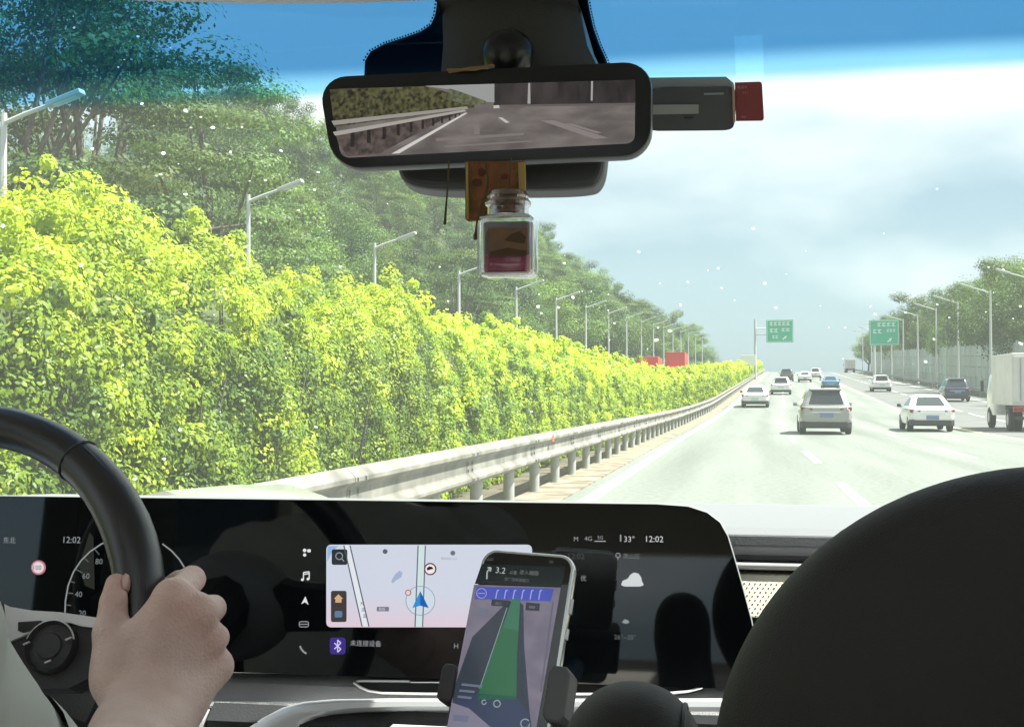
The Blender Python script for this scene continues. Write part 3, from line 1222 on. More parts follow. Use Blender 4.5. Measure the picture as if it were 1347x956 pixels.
def lerp_tab(tab, x):
    for a, b in zip(tab[:-1], tab[1:]):
        if x <= b[0]:
            t = (x - a[0]) / (b[0] - a[0]) if b[0] > a[0] else 0
            t = max(0, t)
            return [p + (q - p) * t for p, q in zip(a, b)]
    return list(tab[-1])


def make_car(style, paint, L, W, H, plate, label, group=None, detail=True):
    r = empty('car', label=label, cat='car')
    if group: r['group'] = group
    hw = W / 2
    belt = 0.60 * H if style == 'suv' else 0.64 * H
    zb = 0.24
    rear, front = -L / 2, L / 2
    # lower body: sections along the length (y, half width, bottom, top)
    if style == 'suv':
        S = [(0.0, 0.86, 0.46, 0.95), (0.02, 0.95, 0.36, 1.0), (0.08, 0.995, 0.27, 1.0), (0.3, 1.0, 0.24, 1.0), (0.55, 1.0, 0.24, 0.99), (0.74, 0.99, 0.24, 0.96), (0.9, 0.95, 0.26, 0.88), (0.98, 0.84, 0.32, 0.78), (1.0, 0.72, 0.4, 0.68)]
    else:
        S = [(0.0, 0.80, 0.46, 0.93), (0.02, 0.92, 0.34, 0.985), (0.08, 0.985, 0.26, 1.01), (0.2, 1.0, 0.22, 1.02), (0.5, 1.0, 0.22, 0.99), (0.72, 0.99, 0.22, 0.95), (0.9, 0.94, 0.24, 0.84), (0.98, 0.82, 0.3, 0.74), (1.0, 0.7, 0.38, 0.62)]
    loops = []
    for t, w, z0, z1 in S:
        w *= hw
        z0 = z0 if t > 0.01 else z0
        z1 *= belt
        y = rear + t * L
        hgt = z1 - z0
        lp = []
        for x, z in ((0.80, 0.0), (0.95, 0.10), (0.985, 0.30), (1.0, 0.55), (0.985, 0.78), (0.955, 0.93), (0.90, 1.0), (0.5, 1.02)):
            lp.append((x * w, y, z0 + z * hgt))
        full = lp + [(-x, yy, z) for x, yy, z in reversed(lp)]
        loops.append(full)
    m = MB()
    m.loft(loops)
    m.build('body', paint, r, smooth=True, world_co=False)
    # cabin
    if style == 'suv':
        G = [(0.96, -0.47, 0.26, 0.95), (1.06, -0.462, 0.22, 0.91), (1.28, -0.44, 0.13, 0.83), (1.50, -0.415, 0.045, 0.745), (1.60, -0.40, 0.0, 0.69), (1.655, -0.36, -0.06, 0.60), (1.67, -0.28, -0.12, 0.45)]
        k = H / 1.67
    else:
        G = [(0.90, -0.40, 0.27, 0.95), (0.99, -0.365, 0.22, 0.90), (1.18, -0.29, 0.11, 0.80), (1.34, -0.225, 0.03, 0.70), (1.41, -0.18, -0.02, 0.63), (1.45, -0.12, -0.06, 0.52)]
        k = H / 1.45
    G = [(z * k, a * L, b * L, w * hw) for z, a, b, w in G]

    def ring(z, a, b, w):
        c = (a + b) / 2
        return [(x, c + y, z) for x, y in rrect(2 * w, b - a, min(0.20, w * 0.35), 3)]
    m = MB()
    m.loft([ring(*g_) for g_ in G])
    m.build('cabin', paint, r, smooth=True, world_co=False)

    def pane(name, fr0, fr1, side, w0=0.86, n=5):
        m = MB()
        z0, z1 = fr0 * k, fr1 * k
        vs = []
        for i in range(n + 1):
            z = z0 + (z1 - z0) * i / n
            _, a, b, w = lerp_tab(G, z)
            rr = min(0.20, w * 0.35)
            if side == 'rear': vs += [(-(w - rr) * w0 - rr * .35, a - 0.008 + 0.03 * 0, z), (0, a - 0.014, z), ((w - rr) * w0 + rr * .35, a - 0.008, z)]
            elif side == 'front': vs += [(-(w - rr) * w0 - rr * .35, b + 0.008, z), (0, b + 0.014, z), ((w - rr) * w0 + rr * .35, b + 0.008, z)]
            else:
                s_ = 1 if side == 'right' else -1
                vs += [(s_ * (w + 0.006), a + 0.25 + rr * 0.5, z), (s_ * (w + 0.006), (a + b) / 2, z), (s_ * (w + 0.006), b - 0.22 - rr * 0.5, z)]
        fs = []
        for i in range(n):
            for j in range(2):
                fs.append((i * 3 + j, i * 3 + j + 1, i * 3 + j + 4, i * 3 + j + 3))
        m.add(vs, fs)
        m.build(name, M_glassdk, r, smooth=True, world_co=False)
    lo, hi = (1.09, 1.545) if style == 'suv' else (1.0, 1.345)
    pane('rear_window', lo, hi, 'rear')
    pane('front_window', lo, hi - 0.02, 'front')
    pane('side_window', lo, hi - 0.03, 'right')
    pane('side_window', lo, hi - 0.03, 'left')
    # rear bumper, lights, plate
    zt = belt
    m = MB()
    lp = lambda y, a, z0, z1: [(-a * hw, y, z0), (a * hw, y, z0), (a * hw, y, z1), (-a * hw, y, z1)]
    m.loft([lp(rear - 0.02, 0.80, 0.27, 0.44), lp(rear + 0.05, 0.93, 0.24, 0.47), lp(rear + 0.32, 0.985, 0.22, 0.47), lp(rear + 0.34, 0.5, 0.24, 0.3)])
    m.build('rear_bumper', M_plast, r, world_co=False, bevel=0.015)
    for s_ in (-1, 1):
        m = MB()
        zz0, zz1 = (0.86 * zt, 0.98 * zt) if style == 'suv' else (0.82 * zt, 0.93 * zt)
        pts = [(s_ * hw * 0.52, rear - 0.012, zz0 + 0.02), (s_ * hw * 0.86, rear + 0.005, zz0 - 0.02), (s_ * hw * 0.97, rear + 0.09, zz0 + 0.01), (s_ * hw * 0.97, rear + 0.10, zz1 + 0.01), (s_ * hw * 0.84, rear + 0.02, zz1), (s_ * hw * 0.52, rear + 0.0, zz1 - 0.02)]
        m.prism(pts, (0, 0.08, 0))
        m.build('tail_light', M_tail, r, world_co=False, bevel=0.01)
    m = MB()
    zp = 0.70 * zt if style == 'suv' else 0.60 * zt
    m.box((0, rear - 0.022, zp), (0.46, 0.018, 0.15))
    m.build('number_plate', plate, r, world_co=False)
    m = MB()
    m.box((0, rear - 0.012, 0.80 * zt if style == 'suv' else 0.73 * zt), (hw * 1.1, 0.02, 0.03))
    m.build('trim_strip', M_chrome, r, world_co=False)
    if style == 'suv':
        m = MB()
        z, a, b, w = lerp_tab(G, 1.61 * k)
        m.prism([(-w * 0.95, a + 0.08, z), (w * 0.95, a + 0.08, z), (w * 0.85, a - 0.14, z - 0.015), (-w * 0.85, a - 0.14, z - 0.015)], (0, 0, 0.035))
        m.build('spoiler', paint, r, world_co=False)
    m = MB()
    zg = 0.87 * zt
    m.add([(-hw * 0.80, rear - 0.001 + 0.012, 0.5), (hw * 0.80, rear + 0.011, 0.5), (hw * 0.80, rear + 0.011, 0.515), (-hw * 0.80, rear + 0.011, 0.515)], [(0, 1, 2, 3)])
    # wheels
    for y in (rear + 0.19 * L, rear + 0.79 * L):
        for s_ in (-1, 1):
            rad = 0.35 if style == 'suv' else 0.32
            m = MB()
            cx = s_ * (hw - 0.115)
            m.loft([[(cx + dx, y + q * math.cos(a), rad + q * math.sin(a)) for a in [2 * math.pi * i / 20 for i in range(20)]] for dx, q in ((-0.11, rad * 0.86), (-0.085, rad), (0.085, rad), (0.11, rad * 0.86))])
            w_ = m.build('wheel', M_tyre, r, smooth=True, world_co=False)
            m = MB()
            m.loft([[(cx + s_ * dx, y + q * math.cos(a), rad + q * math.sin(a)) for a in [2 * math.pi * i / 14 for i in range(14)]] for dx, q in ((0.09, rad * 0.66), (0.118, rad * 0.64), (0.108, rad * 0.2))])
            m.build('rim', M_rim, w_, world_co=False)
    for s_ in (-1, 1):
        m = MB()
        y = 0.14 * L
        m.box((s_ * (hw + 0.09), y, belt + 0.07), (0.15, 0.10, 0.13))
        m.box((s_ * (hw + 0.0), y + 0.03, belt + 0.02), (0.1, 0.05, 0.05))
        m.build('side_mirror', paint if style == 'suv' else M_plast, r, world_co=False, bevel=0.02)
    return r


def paint(name, col, metal=0.0, rough=0.3):
    return pm(name, col, rough, metal, coat=0.8, var=0.03, vscale=2)


P_silver, P_white, P_blue, P_navy, P_dark = paint('paint_silver_grey', (0.33, 0.33, 0.325), 0.3), paint('paint_white', (0.80, 0.80, 0.80)), paint('paint_blue', (0.05, 0.17, 0.33), 0.2), paint('paint_navy', (0.035, 0.045, 0.10), 0.2), paint('paint_dark_grey', (0.06, 0.06, 0.065), 0.2)


def put(o, u, Y, yaw=0.0):
    o.location = road(u, Y, 0.006)
    e = road_rot(Y)
    o.rotation_euler = (e[0], 0, e[2] + yaw)
    return o


put(make_car('suv', P_silver, 4.6, 1.83, 1.66, M_plate_b, 'silver-grey SUV in the middle lane, nearest car straight ahead'), 2.82, 49.5)
put(make_car('sedan', P_white, 4.6, 1.70, 1.42, M_plate_b, 'white sedan in the right main lane beside the yellow line'), 6.95, 53.5)
put(make_car('sedan', P_white, 4.7, 1.82, 1.46, M_plate_g, 'white sedan in the left lane close to the guardrail line'), -0.35, 90)
put(make_car('suv', P_white, 4.5, 1.84, 1.6, M_plate_g, 'white SUV ahead of the left lane sedan, straddling the lane dashes'), 1.30, 121)
put(make_car('sedan', P_blue, 4.5, 1.80, 1.47, M_plate_b, 'blue sedan beyond the silver-grey SUV'), 6.3, 139)
put(make_car('suv', P_white, 4.5, 1.82, 1.62, M_plate_g, 'white compact car on the slip road below the right green sign'), 10.8, 131)
put(make_car('suv', P_navy, 4.7, 1.88, 1.74, M_plate_b, 'dark navy SUV on the slip road beside the right rail'), 14.1, 102)
put(make_car('suv', P_dark, 4.7, 1.9, 1.8, M_plate_b, 'dark SUV far ahead on the crest left of the blue sedan'), 2.0, 188)
put(make_car('sedan', P_white, 4.6, 1.8, 1.46, M_plate_b, 'white sedan far ahead between the dark SUV and the blue sedan'), 4.4, 182)
put(make_car('suv', P_white, 4.6, 1.85, 1.7, M_plate_b, 'small white car on the crest, farthest ahead in the right lane'), 6.6, 215)


def make_truck(name, body_mat, cab_mat, lower_mat, label, Lb, W, H, z0=1.0):
    r = empty(name, label=label, cat='truck')
    hw = W / 2
    rear = -Lb / 2 - 1.0
    m = MB()
    m.box((0, rear + Lb / 2, (z0 + H) / 2), (W, Lb, H - z0))
    m.build('cargo_box', body_mat, r, world_co=False, bevel=0.03)
    for s_ in (-1, 1):
        m = MB()
        m.box((s_ * W * 0.245, rear - 0.02, (z0 + H) / 2), (W * 0.455, 0.035, H - z0 - 0.24))
        d = m.build('rear_door', body_mat, r, world_co=False, bevel=0.012)
        m = MB()
        m.tube([(s_ * W * 0.10, rear - 0.06, z0 + 0.2), (s_ * W * 0.10, rear - 0.06, H - 0.2)], 0.018, 6)
        m.tube([(s_ * W * 0.36, rear - 0.06, z0 + 0.2), (s_ * W * 0.36, rear - 0.06, H - 0.2)], 0.018, 6)
        for z in (z0 + 0.5, z0 + 1.0): m.box((s_ * W * 0.16, rear - 0.055, z), (0.3, 0.03, 0.05))
        m.build('lock_rod', M_rim, d, world_co=False)
    m = MB()
    for x in (-hw * 0.45, hw * 0.45): m.box((x, rear + Lb / 2 + 0.4, z0 - 0.14), (0.12, Lb + 0.6, 0.2))
    for y in (rear + 0.05, rear + 0.4): m.box((0, y, z0 - 0.16), (W * 0.9, 0.08, 0.16))
    m.build('chassis', M_plast, r, world_co=False)
    m = MB()
    m.box((0, rear + 0.0, 0.86), (W * 0.96, 0.06, 0.20))
    m.build('rear_beam', lower_mat, r, world_co=False, bevel=0.01)
    m = MB()
    m.box((0, rear + 0.1, 0.52), (W * 0.86, 0.10, 0.12))
    for x in (-0.6, 0.6): m.box((x, rear + 0.14, 0.66), (0.08, 0.06, 0.25))
    m.build('underrun_bar', M_plast, r, world_co=False)
    for s_ in (-1, 1):
        m = MB()
        m.box((s_ * W * 0.40, rear - 0.045, 0.86), (0.34, 0.04, 0.12))
        m.build('tail_light', M_tail, r, world_co=False, bevel=0.01)
    m = MB()
    m.box((0.15, rear - 0.045, 0.86), (0.44, 0.02, 0.15))
    m.build('number_plate', M_plate_b, r, world_co=False)
    cy = rear + Lb + 0.95
    m = MB()
    m.loft([[(x, cy + y, z) for x, y in rrect(W * w, 1.7 - q, 0.18, 3)] for z, w, q in ((0.55, 0.9, 0.1), (0.8, 0.94, 0.0), (1.5, 0.94, 0.05), (2.15, 0.88, 0.35), (2.3, 0.8, 0.55))])
    m.build('cab', cab_mat, r, smooth=True, world_co=False)
    m = MB()
    m.box((0, cy + 0.79, 1.72), (W * 0.76, 0.05, 0.6), Matrix.Rotation(0.22, 3, 'X'))
    m.build('windscreen', M_glassdk, r, world_co=False)
    for s_ in (-1, 1):
        m = MB()
        m.box((s_ * (hw + 0.12), cy + 0.7, 1.75), (0.12, 0.08, 0.45))
        m.build('side_mirror', M_plast, r, world_co=False)
    for y in (rear + 1.15, cy + 0.1):
        for s_ in (-1, 1):
            for q in ((0.16, 0.42) if y < cy else (0.16,)):
                m = MB()
                cx, rad = s_ * (hw - q), 0.44
                m.loft([[(cx + dx, y + rr * math.cos(a), rad + rr * math.sin(a)) for a in [2 * math.pi * i / 18 for i in range(18)]] for dx, rr in ((-0.12, rad * 0.88), (-0.09, rad), (0.09, rad), (0.12, rad * 0.88))])
                w_ = m.build('wheel', M_tyre, r, smooth=True, world_co=False)
                m = MB()
                m.loft([[(cx + s_ * dx, y + rr * math.cos(a), rad + rr * math.sin(a)) for a in [2 * math.pi * i / 12 for i in range(12)]] for dx, rr in ((0.1, rad * 0.55), (0.125, rad * 0.5))])
                m.build('rim', M_rim, w_, world_co=False)
    return r


M_box = pm('box_white', (0.55, 0.54, 0.52), 0.5, var=0.08, vscale=1.5)
M_redbeam = pm('red_beam', (0.45, 0.08, 0.05), 0.5)
P_red = paint('paint_red', (0.55, 0.05, 0.04))
M_redbox = pm('red_box', (0.50, 0.07, 0.05), 0.5, var=0.1)
put(make_truck('box_truck', M_box, P_white, M_redbeam, 'grey-white box truck with red rear beam at the right edge of the road', 4.4, 2.25, 3.0), 11.05, 55.0)
put(make_truck('red_truck', M_redbox, P_red, M_redbeam, 'red truck showing above the hedge, right one of two', 5.0, 2.1, 3.95, 1.1), -10.0, 143, math.pi)
put(make_truck('red_truck', M_redbox, P_red, M_redbeam, 'red truck showing above the hedge, left one under the lamps', 4.0, 1.9, 3.45, 1.1), -10.3, 116, math.pi)
put(make_truck('box_truck', M_box, P_white, M_redbeam, 'small distant white truck far along the slip road', 4.4, 2.2, 3.0), 16.2, 300)

# ------------------------------------------------------------------ the car around the camera
M_black = pm('cabin_black', (0.014, 0.015, 0.015), 0.55, bump=0.1, bscale=400)
M_head = pm('headliner_cloth', (0.62, 0.61, 0.58), 0.95, bump=0.2, bscale=300)
M_dash = pm('dash_soft_grey', (0.31, 0.31, 0.32), 0.6, bump=0.25, bscale=700, var=0.04, vscale=30)
M_dashdk = pm('dash_dark_lower', (0.03, 0.031, 0.033), 0.5, bump=0.15, bscale=500)
M_pale = pm('dash_pale_grey', (0.17, 0.175, 0.185), 0.45, bump=0.1, bscale=500)
M_silver = pm('satin_silver', (0.80, 0.81, 0.83), 0.3, 0.25, coat=0.3)
M_gloss = pm('display_glass_black', (0.004, 0.005, 0.006), 0.03, spec=0.85)
M_beige = pm('beige_perforated', (0.74, 0.69, 0.53), 0.7, bump=0.2, bscale=300)
M_hole = pm('perforation_dark', (0.05, 0.045, 0.035), 0.9)
M_leather = pm('seat_leather_dark', (0.0125, 0.0112, 0.0090), 0.62, bump=0.22, bscale=1100, var=0.2, vscale=8, spec=0.3, sheen=0.04)
M_trim = pm('trim_pale_beige', (0.62, 0.59, 0.53), 0.8, var=0.05)
M_priv = bpy.data.materials.new('dimming_glass')
M_priv.use_nodes = True
_n, _l = M_priv.node_tree.nodes, M_priv.node_tree.links
_n.clear()
_o = _n.new('ShaderNodeOutputMaterial')
_t = _n.new('ShaderNodeBsdfTransparent')
_t.inputs['Color'].default_value = (0.22, 0.23, 0.23, 1)
_d = _n.new('ShaderNodeBsdfGlossy')
_d.inputs['Roughness'].default_value = 0.03
_m = _n.new('ShaderNodeMixShader')
_m.inputs[0].default_value = 0.05
_l.new(_t.outputs[0], _m.inputs[1])
_l.new(_d.outputs[0], _m.inputs[2])
_l.new(_m.outputs[0], _o.inputs['Surface'])
M_carpet = pm('carpet_grey', (0.30, 0.29, 0.27), 0.95, var=0.2, vscale=40)
M_hood = paint('hood_pale_silver', (0.42, 0.43, 0.43), 0.2, 0.35)
XC = -0.25
XL, XR = XC - 0.90, XC + 0.90
WT, WB = Vector((0, 1.18, 1.716)), Vector((0, 1.995, 1.150))
WV = (WT - WB).normalized()


def wpt(x, t, off=0.0):
    """point on the windshield: t 0 bottom .. 1 top; slight curve across"""
    n = Vector((1, 0, 0)).cross(WV).normalized()
    c = ((x - XC) / 0.90)
    p = WB.lerp(WT, t)
    return Vector((x, p.y - (0.15 - 0.13 * t) * c * c, p.z)) + n * off


car = empty('passenger_car', (XC, 0.2, 0.0), label='car the view is taken from, its dark roof, blue-tinted windshield and pale hood', cat='car')


def windshield_mat():
    m = bpy.data.materials.new('windshield_glass')
    m.use_nodes = True
    n, l = m.node_tree.nodes, m.node_tree.links
    n.clear()
    out = n.new('ShaderNodeOutputMaterial')
    at_ = n.new('ShaderNodeAttribute')
    at_.attribute_name = 'Col'          # red = height on the glass
    tn = n.new('ShaderNodeTexNoise')
    tn.inputs['Scale'].default_value = 3.0
    tn.inputs['Detail'].default_value = 4
    tc = n.new('ShaderNodeTexCoord')
    l.new(tc.outputs['Object'], tn.inputs['Vector'])
    rp = n.new('ShaderNodeValToRGB')
    cr = rp.color_ramp
    cr.interpolation = 'EASE'
    cr.elements[0].position = 0.885
    cr.elements[0].color = (0.90, 0.955, 0.92, 1)
    cr.elements[1].position = 0.938
    cr.elements[1].color = (0.072, 0.26, 0.49, 1)
    e = cr.elements.new(0.908)
    e.color = (0.26, 0.62, 0.86, 1)
    sp = n.new('ShaderNodeSeparateColor')
    l.new(at_.outputs['Color'], sp.inputs[0])
    l.new(sp.outputs[0], rp.inputs['Fac'])
    tr = n.new('ShaderNodeBsdfTransparent')
    l.new(rp.outputs['Color'], tr.inputs['Color'])
    # thin film of dust on the outer face scatters the sun
    tl = n.new('ShaderNodeBsdfTranslucent')
    tm = n.new('ShaderNodeMix')
    tm.data_type = 'RGBA'
    tm.blend_type = 'MULTIPLY'
    tm.inputs[0].default_value = 1.0
    tm.inputs[7].default_value = (0.95, 1.0, 0.98, 1)
    l.new(rp.outputs['Color'], tm.inputs[6])
    l.new(tm.outputs[2], tl.inputs['Color'])
    mr = n.new('ShaderNodeMapRange')
    mr.inputs['To Min'].default_value = 0.013
    mr.inputs['To Max'].default_value = 0.028
    l.new(tn.outputs['Fac'], mr.inputs['Value'])
    mx = n.new('ShaderNodeMixShader')
    l.new(mr.outputs[0], mx.inputs[0])
    l.new(tr.outputs[0], mx.inputs[1])
    l.new(tl.outputs[0], mx.inputs[2])
    gl = n.new('ShaderNodeBsdfGlossy')
    gl.inputs['Roughness'].default_value = 0.02
    fr = n.new('ShaderNodeFresnel')
    fr.inputs['IOR'].default_value = 1.14
    mx2 = n.new('ShaderNodeMixShader')
    l.new(fr.outputs[0], mx2.inputs[0])
    l.new(mx.outputs[0], mx2.inputs[1])
    l.new(gl.outputs[0], mx2.inputs[2])
    l.new(mx2.outputs[0], out.inputs['Surface'])
    return m


M_wind = windshield_mat()
xs = np.linspace(XL + 0.02, XR - 0.02, 15)
ts = np.linspace(0, 1.11, 45)
V = np.array([tuple(wpt(x, t)) for t in ts for x in xs])
nx = len(xs)
Fq = np.array([(i * nx + j, i * nx + j + 1, (i + 1) * nx + j + 1, (i + 1) * nx + j) for i in range(len(ts) - 1) for j in range(nx - 1)])
cl = np.zeros((len(V), 3))
cl[:, 0] = np.repeat(ts, nx)
wind = np_mesh('windshield', V, Fq, M_wind, car, cl, True, True)
wind['label'] = 'dusty sloping windshield with a blue shade band along the top'


class WindPlane(Plane):
    pass


WP = Plane(Vector((XC, WB.y, WB.z)), (1, 0, 0), WV)
M_frit = pm('black_ceramic_print', (0.006, 0.007, 0.008), 0.35)
M_speck = bpy.data.materials.new('dried_drop')
M_speck.use_nodes = True
_n, _l = M_speck.node_tree.nodes, M_speck.node_tree.links
_n.clear()
_o = _n.new('ShaderNodeOutputMaterial')
_t = _n.new('ShaderNodeBsdfTranslucent')
_t.inputs['Color'].default_value = (0.95, 0.97, 0.95, 1)
_d = _n.new('ShaderNodeBsdfDiffuse')
_d.inputs['Color'].default_value = (0.8, 0.8, 0.78, 1)
_m = _n.new('ShaderNodeMixShader')
_m.inputs[0].default_value = 0.25
_l.new(_t.outputs[0], _m.inputs[1])
_l.new(_d.outputs[0], _m.inputs[2])
_l.new(_m.outputs[0], _o.inputs['Surface'])
spots = [(129, 197), (227, 63), (100, 22), (101, 37), (184, 48), (262, 74), (166, 79), (158, 89), (190, 137), (247, 146), (266, 154), (283, 168), (320, 167), (238, 216), (219, 202), (216, 230), (332, 238), (305, 200), (352, 237), (371, 198), (420, 226), (415, 249), (395, 276), (434, 303), (178, 265), (250, 256), (253, 168), (310, 336), (288, 414), (331, 493), (254, 563), (237, 600), (205, 625), (511, 267), (434, 303), (578, 350), (540, 180), (652, 335), (743, 335), (742, 345), (709, 386), (708, 402), (735, 403), (777, 382), (801, 386), (754, 390), (712, 411), (684, 417), (800, 407), (765, 382), (809, 424), (801, 446), (865, 430), (881, 434), (852, 458), (864, 446), (840, 330), (896, 400), (932, 355), (950, 378), (944, 352), (967, 394), (1078, 402), (1089, 430), (1108, 471), (1143, 403), (1150, 413), (1110, 430), (1189, 411), (1213, 475), (1230, 401), (1225, 446), (1290, 411), (1301, 386), (1315, 356), (1296, 353), (1340, 355), (1335, 404), (1160, 308), (1230, 250), (1060, 330), (1034, 360), (990, 300), (1005, 372), (1175, 385), (1244, 418), (1335, 452), (1325, 420), (1020, 404), (868, 372), (905, 370), (610, 470), (520, 440), (560, 520), (590, 395), (470, 395), (380, 470), (450, 350), (180, 480), (60, 420), (120, 350), (20, 300), (75, 545), (300, 540), (420, 560), (355, 410), (640, 520), (700, 540)]
m = MB()
for (px, py) in spots:
    px += random.uniform(-1, 1)
    sky_ = 0.7 if px > 690 and py < 420 else 0.9
    w = sky_ * random.choice((1.0, 1.4, 1.9, 2.4, 3.2))
    h = w * random.uniform(0.4, 0.8)
    t0 = random.uniform(-0.6, 0.2)
    pts = []
    for k in range(8):
        a = 2 * math.pi * k / 8
        pts.append(WP.P(px + w * math.cos(a + t0) * random.uniform(0.75, 1.2), py + h * math.sin(a) * random.uniform(0.75, 1.2)))
    pts = [wpt(p.x, (p - WB).dot(WV) / (WT - WB).length, 0.0012) for p in pts]
    m.prism(pts, (0, -0.0003, -0.0004))
sp_ = m.build('dried_drops', M_speck, wind)
sp_['kind'] = 'stuff'

# black printed area behind the mirror foot, with its dotted edge
frit = [(479, 100), (480, 82), (487, 70), (505, 60), (530, 52), (552, 44), (566, 35), (572, 22), (574, 8), (576, -6), (772, -6), (776, 18), (781, 40), (789, 62), (798, 82), (803, 100), (803, 118), (479, 118)]


def on_glass(px, py, off):
    p = WP.P(px, py)
    return wpt(p.x, (p - WB).dot(WV) / (WT - WB).length, off)


m = MB()
m.prism([on_glass(px, py, -0.0015) for px, py in frit], (0, 0.0006, 0.0007))
m.build('printed_border', M_frit, wind)
m = MB()
edge = frit[1:10] + [(772, -6)] + frit[11:16]
for seg in (frit[1:10], frit[10:16]):
    for (a, b) in zip(seg[:-1], seg[1:]):
        a, b = Vector(a), Vector(b)
        k = max(1, int((b - a).length / 3.6))
        nn = Vector((-(b - a).y, (b - a).x)).normalized()
        if seg is frit[1:10] or True:
            c = Vector((676, 70))
        if nn.dot(a - c) < 0: nn = -nn
        for i in range(k):
            q = a.lerp(b, i / k) + nn * 1.8
            m.prism([on_glass(q.x + 1.25 * math.cos(t), q.y + 1.25 * math.sin(t), -0.0015) for t in [math.pi * j / 3 for j in range(6)]], (0, 0.0005, 0.0006))
d_ = m.build('print_dots', M_frit, wind)
d_['kind'] = 'stuff'

# roof, pillars, doors, rear

m = MB()
z_h = at(640, 1.5, 1.175).z
hl = [(XC + 0.83 * c, 1.172 - 0.36 * abs(c) ** 2) for c in np.linspace(-1, 1, 17)] + [(XC + 0.83, -2.25), (XC - 0.83, -2.25)]
SRX, SRY0, SRY1 = 0.56, -1.55, 0.46     # opening of an added glass roof that lets more light into the cabin
def roof_plate(m, pts, z, th):
    front = [p for p in pts if p[1] > 0]
    f_l, f_r = front[0], front[-1]
    m.prism([(x, y, z) for x, y in front] + [(f_r[0], SRY1, z), (f_l[0], SRY1, z)], (0, 0, th))
    m.prism([(f_l[0], SRY0, z), (f_r[0], SRY0, z), (f_r[0], -2.25, z), (f_l[0], -2.25, z)], (0, 0, th))
    m.prism([(f_l[0], SRY0, z), (XC - SRX, SRY0, z), (XC - SRX, SRY1, z), (f_l[0], SRY1, z)], (0, 0, th))
    m.prism([(f_r[0], SRY0, z), (XC + SRX, SRY0, z), (XC + SRX, SRY1, z), (f_r[0], SRY1, z)], (0, 0, th))
roof_plate(m, hl, z_h + 0.002, 0.022)
m.build('headliner', M_head, car)
m = MB()
roof_plate(m, [(x + (x - XC) * 0.06, y + 0.02) for x, y in hl], z_h + 0.027, 0.06)
m.build('roof', M_hood, car)
m = MB()
m.box((XC, (SRY0 + SRY1) / 2, z_h + 0.06), (2 * SRX + 0.02, SRY1 - SRY0 + 0.02, 0.006))
M_sun = bpy.data.materials.new('added_roof_glass')
M_sun.use_nodes = True
_n, _l = M_sun.node_tree.nodes, M_sun.node_tree.links
_n.clear()
_o = _n.new('ShaderNodeOutputMaterial')
_t = _n.new('ShaderNodeBsdfTransparent')
_t.inputs['Color'].default_value = (0.88, 0.90, 0.90, 1)
_d = _n.new('ShaderNodeBsdfGlossy')
_d.inputs['Roughness'].default_value = 0.03
_m = _n.new('ShaderNodeMixShader')
_m.inputs[0].default_value = 0.05
_l.new(_t.outputs[0], _m.inputs[1])
_l.new(_d.outputs[0], _m.inputs[2])
_l.new(_m.outputs[0], _o.inputs['Surface'])
m.build('added_glass_roof', M_sun, car)
for s_, x in ((-1, XL), (1, XR)):
    m = MB()
    m.tube([(x, WB.y - 0.16, WB.z - 0.05), (x, WT.y - 0.05, WT.z + 0.02)], 0.045, 8)
    m.build('pillar', M_black, car, smooth=True)
    m = MB()
    m.box((x + s_ * 0.05, -0.1, 0.62), (0.09, 3.9, 0.86))
    m.box((x + s_ * 0.02, -1.1, 1.38), (0.07, 0.16, 0.70))
    m.box((x + s_ * 0.02, -2.0, 1.38), (0.07, 0.4, 0.70))
    m.build('door_panel', M_trim, car)
    m = MB()
    m.box((x + s_ * 0.015, 0.06, 1.38), (0.07, 0.46, 0.70))  # unseen middle pillar, widened and black to darken what the display reflects
    m.build('pillar', M_black, car)
    m = MB()
    m.box((x + s_ * 0.03, -0.98, 1.38), (0.006, 1.66, 0.68))
    m.build('added_dark_window', M_priv, car)  # unseen dark pane added to dim the light the display reflects
m = MB()
m.box((XC, 0.0, 0.16), (1.75, 4.3, 0.06))
m.build('floor', M_carpet, car)
m = MB()
m.box((XC, -2.2, 0.66), (1.75, 0.1, 1.00))
m.box((XC - 0.74, -2.2, 1.4), (0.24, 0.1, 0.68))
m.box((XC + 0.74, -2.2, 1.4), (0.24, 0.1, 0.68))
m.box((XC, -2.2, 1.63), (1.75, 0.1, 0.20))
m.build('tailgate', M_trim, car)
rs_ = rbox_sdf
sdf_obj('rear_seat', lambda X, Y, Z: smin(rs_(X, Y, Z, (XC, -0.95, 0.73), (0.66, 0.10, 0.38), 0.08), rs_(X, Y, Z, (XC, -0.55, 0.5), (0.66, 0.38, 0.12), 0.08), 0.05), (XC - 0.72, -1.15, 0.32), (XC + 0.72, -0.1, 1.28), 0.025, M_trim, car)
# hood, with its raised shoulder on the left
m = MB()
loops = []
for y, zc in ((2.0, 1.085), (2.3, 1.075), (2.6, 1.055), (2.9, 1.015), (3.1, 0.95), (3.2, 0.86)):
    lp = []
    for k in range(25):
        c = -1 + 2 * k / 24
        x = XC + c * 0.83
        z = zc + 0.02 - 0.05 * c ** 4 + 0.118 * math.exp(-((x + 0.97) / 0.17) ** 2) * (1 - max(0, (y - 2.75)) * 1.6) + 0.03 * math.exp(-((x - 0.45) / 0.13) ** 2)
        lp.append((x, y, z))
    loops.append(lp)
m.loft(loops, closed=False)
m.build('hood', M_hood, car, smooth=True)
m = MB()
m.box((XC, 1.97, 1.02), (1.66, 0.05, 0.24))
m.box((XC, 2.2, 0.65), (1.7, 0.06, 0.7))
m.build('bulkhead', M_black, car)

